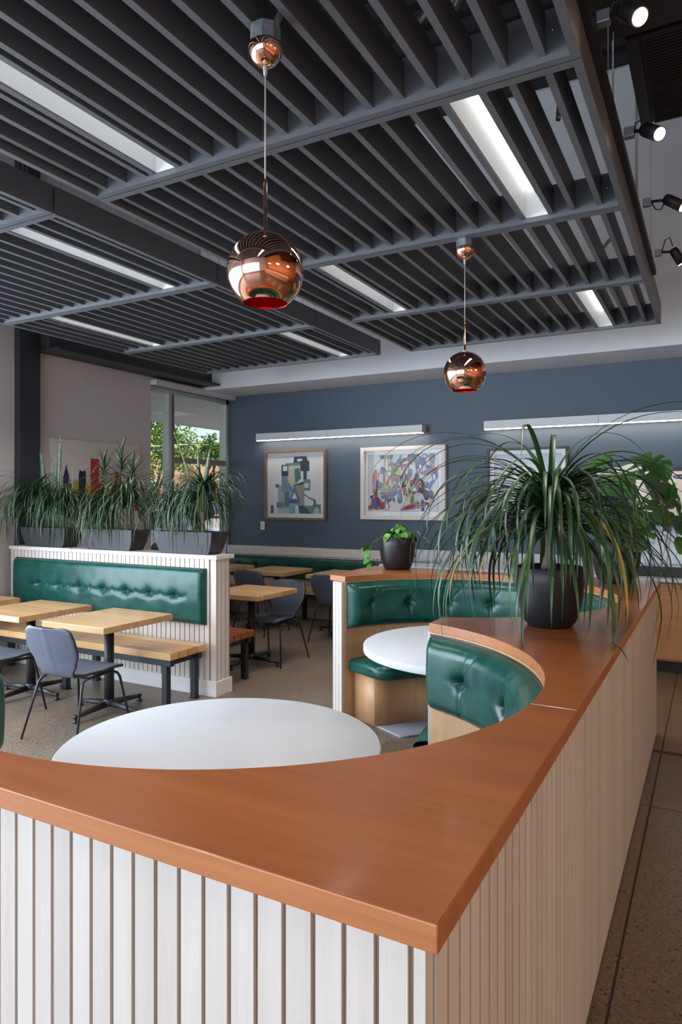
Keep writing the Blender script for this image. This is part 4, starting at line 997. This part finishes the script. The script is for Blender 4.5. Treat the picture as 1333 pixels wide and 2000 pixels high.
def dracaena(x, y, z, heads, label, seed):
    rng = random.Random(seed); t = thing('dracaena', label, 'plant', (x, y, z), 0, 'dracaenas in the planter boxes')
    for hx, hy, hz in heads:
        top = Vector((x+hx, y+hy, z+hz)); obj('stem', B().tube([(x+hx*.2, y+hy*.2, z-.02), (x+hx*.5, y+hy*.5, z+hz*.5), top], [.009, .007, .007], 8), TRUNK, t)
        m = B()
        for i in range(46):
            q = i/46; az = i*2.39996+rng.uniform(-.3, .3); el = R(88)-R(115)*q+rng.uniform(-.15, .15)
            leaf_ribbon(m, top-Vector((0, 0, .10*q)), az, el, rng.uniform(.19, .31), .012, rng.uniform(.5, 1.3), 8, .35, None, 0, int(rng.random() < .4))
        f = obj('foliage', m, [LEAF, LEAFD], t); f['kind'] = 'stuff'
zz = planter(-5.90, 'graphite planter box at the column end of the partition'); planter(-5.00, 'graphite planter box in the middle of the partition'); planter(-4.075, 'graphite planter box at the open end of the partition, before the window')
YP = 4.69
small_palm(-6.08, YP-.03, zz, 260, .78, 'drooping palm beside the dark column', 1, .30)
small_palm(-5.72, YP, zz, 230, .64, 'drooping palm at the right end of the column-end planter', 2, .26)
snake_plant(-5.98, YP+.03, zz, [(-.08, .02, .85, -.08, .06), (.06, .0, .80, -.03, .055), (.10, .02, .98, .05, .05), (.16, 0, .62, .02, .045), (.02, .03, .5, -.02, .04), (.30, .03, .74, .015, .036)], 'tall pale snake plant before the skyline canvas')
dracaena(-5.05, YP, zz, [(-.10, .0, .60), (.12, .01, .64), (.28, .0, .56), (.0, .0, .28)], 'spiky dracaena with several heads in the middle planter', 8)
small_palm(-4.86, YP, zz, 270, .72, 'drooping palm spilling over the middle planter', 4, .30)
small_palm(-5.20, YP-.02, zz, 170, .5, 'short tufted palm at the left of the middle planter', 9, .15)
small_palm(-4.22, YP, zz, 210, .6, 'drooping palm at the left of the window-side planter', 5, .22)
small_palm(-3.93, YP, zz, 280, .66, 'dense drooping palm at the open end of the partition', 6, .36)
snake_plant(-4.06, YP+.03, zz, [(.0, .0, .94, -.24, .042), (.04, .02, .78, -.01, .036), (.09, .0, .80, .10, .044), (.06, .03, .6, -.02, .036), (-.16, .02, .52, -.10, .03)], 'dark snake plant with bent tips before the corner window')

# ------------------------------------------------------------------ outside the window
GRAVEL = mat('parking_ground', rgb(176, 166, 152), .9, var=.12, scale=(.8, .8, .8))
CORR = mat('canopy_soffit', rgb(196, 200, 204), .6)
struct('ground', B().add([(-6.75, -20, -.1), (-6.75, 70, -.1), (-14, 70, -.05), (-14, -20, -.05), (-46, 70, 1.5), (-46, -20, 1.5), (-120, 120, 1.9), (-120, -60, 1.9)], [(0, 1, 2, 3), (3, 2, 4, 5), (5, 4, 6, 7)]), GRAVEL)
cn = thing('entrance_canopy', 'white boarded canopy soffit outside the corner window', 'canopy', (-8.5, 8, 3.3))
for i in range(52): obj('soffit_board', B().box(-10.2, -6.75, 3+i*.25+.012, 3+(i+1)*.25-.012, 3.31, 3.34), CORR, cn)
obj('canopy_deck', B().box(-10.2, -6.75, 3, 16, 3.345, 3.7), ALUD, cn)
obj('fascia', B().box(-10.25, -10.2, 3, 16, 3.29, 3.75), LAMPWHITE, cn)
obj('soffit_light', B().box(-9.3, -8.7, 9.6, 10.2, 3.30, 3.312), LAMPWHITE, cn)
bb = thing('brick_building', 'low tan brick building across the car park', 'building', (-44, 48, 1.4))
BRICK = mat('tan_brick', rgb(196, 158, 122), .85, var=.08, scale=(2, 2, 4))
obj('wall', B().box(-48, -40, 28, 75, 1.2, 5.15), BRICK, bb)
obj('parapet', B().box(-48.1, -39.9, 27.9, 75.1, 5.15, 5.4), mat('parapet', rgb(170, 150, 130), .8), bb)
for y in (40.5, 46.2, 52):
    wi = obj('window', B().box(-39.97, -39.9, y, y+1.4, 2.0, 3.2), LAMPWHITE, bb); obj('pane', B().box(-39.9, -39.88, y+.1, y+1.3, 2.1, 3.1), mat('far_glass', rgb(130, 160, 170), .1), wi)
hr = thing('grey_roof_house', 'distant grey roofed house above the brick building', 'building', (-70, 85, 1.8))
obj('wall', B().box(-76, -66, 72, 98, 1.8, 8.2), mat('far_wall', rgb(170, 168, 166), .8), hr)
m = B(); m.add([(-77, 71, 8.2), (-65, 71, 8.2), (-65, 99, 8.2), (-77, 99, 8.2), (-71, 75, 10.2), (-71, 95, 10.2)], [(0, 1, 4), (1, 2, 5, 4), (2, 3, 5), (3, 0, 4, 5)]); obj('roof', m, mat('far_roof', rgb(110, 106, 110), .8), hr)
LG1 = mat('tree_leaf_light', rgb(120, 160, 50), .6, col2=rgb(190, 200, 90), scale=(3, 3, 3)); LG2 = mat('tree_leaf_green', rgb(70, 120, 44), .6, col2=rgb(120, 150, 60), scale=(3, 3, 3))
BARK = mat('bark', rgb(92, 78, 66), .9)
def tree(x, y, z, th, crowns, n, leaf, label, seed, mats):
    rng = random.Random(seed); t = thing('tree', label, 'tree', (x, y, z))
    b = B().tube([(x, y, z), (x+.1, y, z+th*.5), (x, y+.1, z+th)], [.16, .12, .08], 9)
    for cx, cy, cz, r_ in crowns: b.tube([(x+.05, y, z+th*.55), (x+cx*.6, y+cy*.6, z+cz*.85), (x+cx, y+cy, z+cz)], [.06, .04, .02], 6)
    obj('trunk', b, BARK, t)
    m = B(); tot = sum(c[3]**2 for c in crowns)
    for cx, cy, cz, r_ in crowns:
        for i in range(int(n*r_*r_/tot)):
            d = Vector((rng.gauss(0, 1), rng.gauss(0, 1), rng.gauss(0, 1))).normalized()*r_*rng.random()**.45
            p = Vector((x+cx, y+cy, z+cz))+d*Vector((1, 1, .85)).length/1.65
            a, e = rng.uniform(0, 6.3), rng.uniform(-1.2, .3); u = Vector((math.cos(a)*math.cos(e), math.sin(a)*math.cos(e), math.sin(e))); v = Vector((-math.sin(a), math.cos(a), rng.uniform(-.4, .4)))
            m.add([p, p+u*leaf*.5+v*leaf*.28, p+u*leaf, p+u*leaf*.5-v*leaf*.28], [(0, 1, 2, 3)], int(rng.random() < .45))
    f = obj('foliage', m, mats, t); f['kind'] = 'stuff'
tree(-15.5, 15.9, 0, 2.3, [(0, 0, 3.4, 1.1), (-.2, -.6, 2.6, .8), (.2, .9, 3.5, .9), (0, 1.4, 3.2, .6), (-.5, .3, 4.4, 1.2), (0, -.3, 1.9, .6)], 5200, .17, 'bright yellow-green young tree just outside the corner window', 31, [LG1, LG2])
tree(-37, 45.4, 1.2, 3.5, [(0, 0, 4.6, 1.5), (.5, 2.2, 4.3, 1.2)], 1600, .4, 'rounded green tree over the brick building roof', 32, [LG2, LG2])
tree(-60, 75.5, 1.8, 4, [(0, 0, 6.2, 1.8), (0, 2, 6, 1.4)], 1200, .5, 'small dark tree far off against the sky', 33, [LG2, LG2])
CARB = mat('car_blue', rgb(58, 76, 120), .25, coat=.6); CARS = mat('car_silver', rgb(170, 178, 190), .25, coat=.6); TYRE = mat('tyre', rgb(24, 24, 26), .8); CGL = mat('car_glass', rgb(50, 62, 74), .08); TAIL = mat('tail_light', rgb(190, 40, 44), .3)
def car(x, y, z, rz, paint, label):
    t = thing('parked_car', label, 'car', (x, y, z), rz)
    def sec(prof, w_): 
        m = B(); n = len(prof); vs = [(a, -w_, b) for a, b in prof]+[(a, w_, b) for a, b in prof]
        m.add(vs, [tuple(range(n)), tuple(range(n, 2*n))[::-1]]+[(i, n+i, n+(i+1) % n, (i+1) % n) for i in range(n)]); return m
    obj('body', sec([(-2.2, .3), (-2.25, .7), (-2.1, .95), (-.9, 1.0), (1.0, .98), (2.0, .85), (2.2, .6), (2.2, .3)], .88), paint, t, bevel=.06, wcoord=False, fixn=True)
    obj('cabin', sec([(-1.9, .95), (-1.5, 1.4), (-.4, 1.5), (.5, 1.45), (1.2, .97)], .76), CGL, t, bevel=.05, wcoord=False, fixn=True)
    obj('roof', sec([(-1.5, 1.42), (-.4, 1.52), (.5, 1.47), (.45, 1.44), (-.4, 1.48), (-1.45, 1.38)], .74), paint, t, wcoord=False, fixn=True)
    for sx in (-1.4, 1.4):
        for sy in (-.8, .8): obj('wheel', B().lathe([(0, -.1), (.3, -.1), (.33, -.06), (.33, .06), (.3, .1), (0, .1)], (sx, sy, .33), 20, 0, 'Y'), TYRE, t, wcoord=False)
    for sy in (-.65, .65): obj('tail_light', B().box(-2.27, -2.2, sy-.15, sy+.15, .7, .88), TAIL, t, wcoord=False)
car(-30, 34.3, .73, R(60), CARB, 'dark blue car parked before the brick building')
car(-13.5, 14.2, -.05, R(100), CARS, 'silver car parked close outside the corner window')
car(-26, 33.2, .55, R(60), CARB, 'dark blue car parked farther along the car park')

# ------------------------------------------------------------------ service counter on the right (seen in the copper)
sc_ = thing('service_counter', 'oak service counter before the orange panelling', 'counter', (3.3, 0, 0))
obj('front', B().box(2.6, 3.3, -4, 3.6, .02, 1.02), CABWOOD, sc_); obj('worktop', B().box(2.55, 3.35, -4.05, 3.65, 1.02, 1.06), TABLEWHITE, sc_)
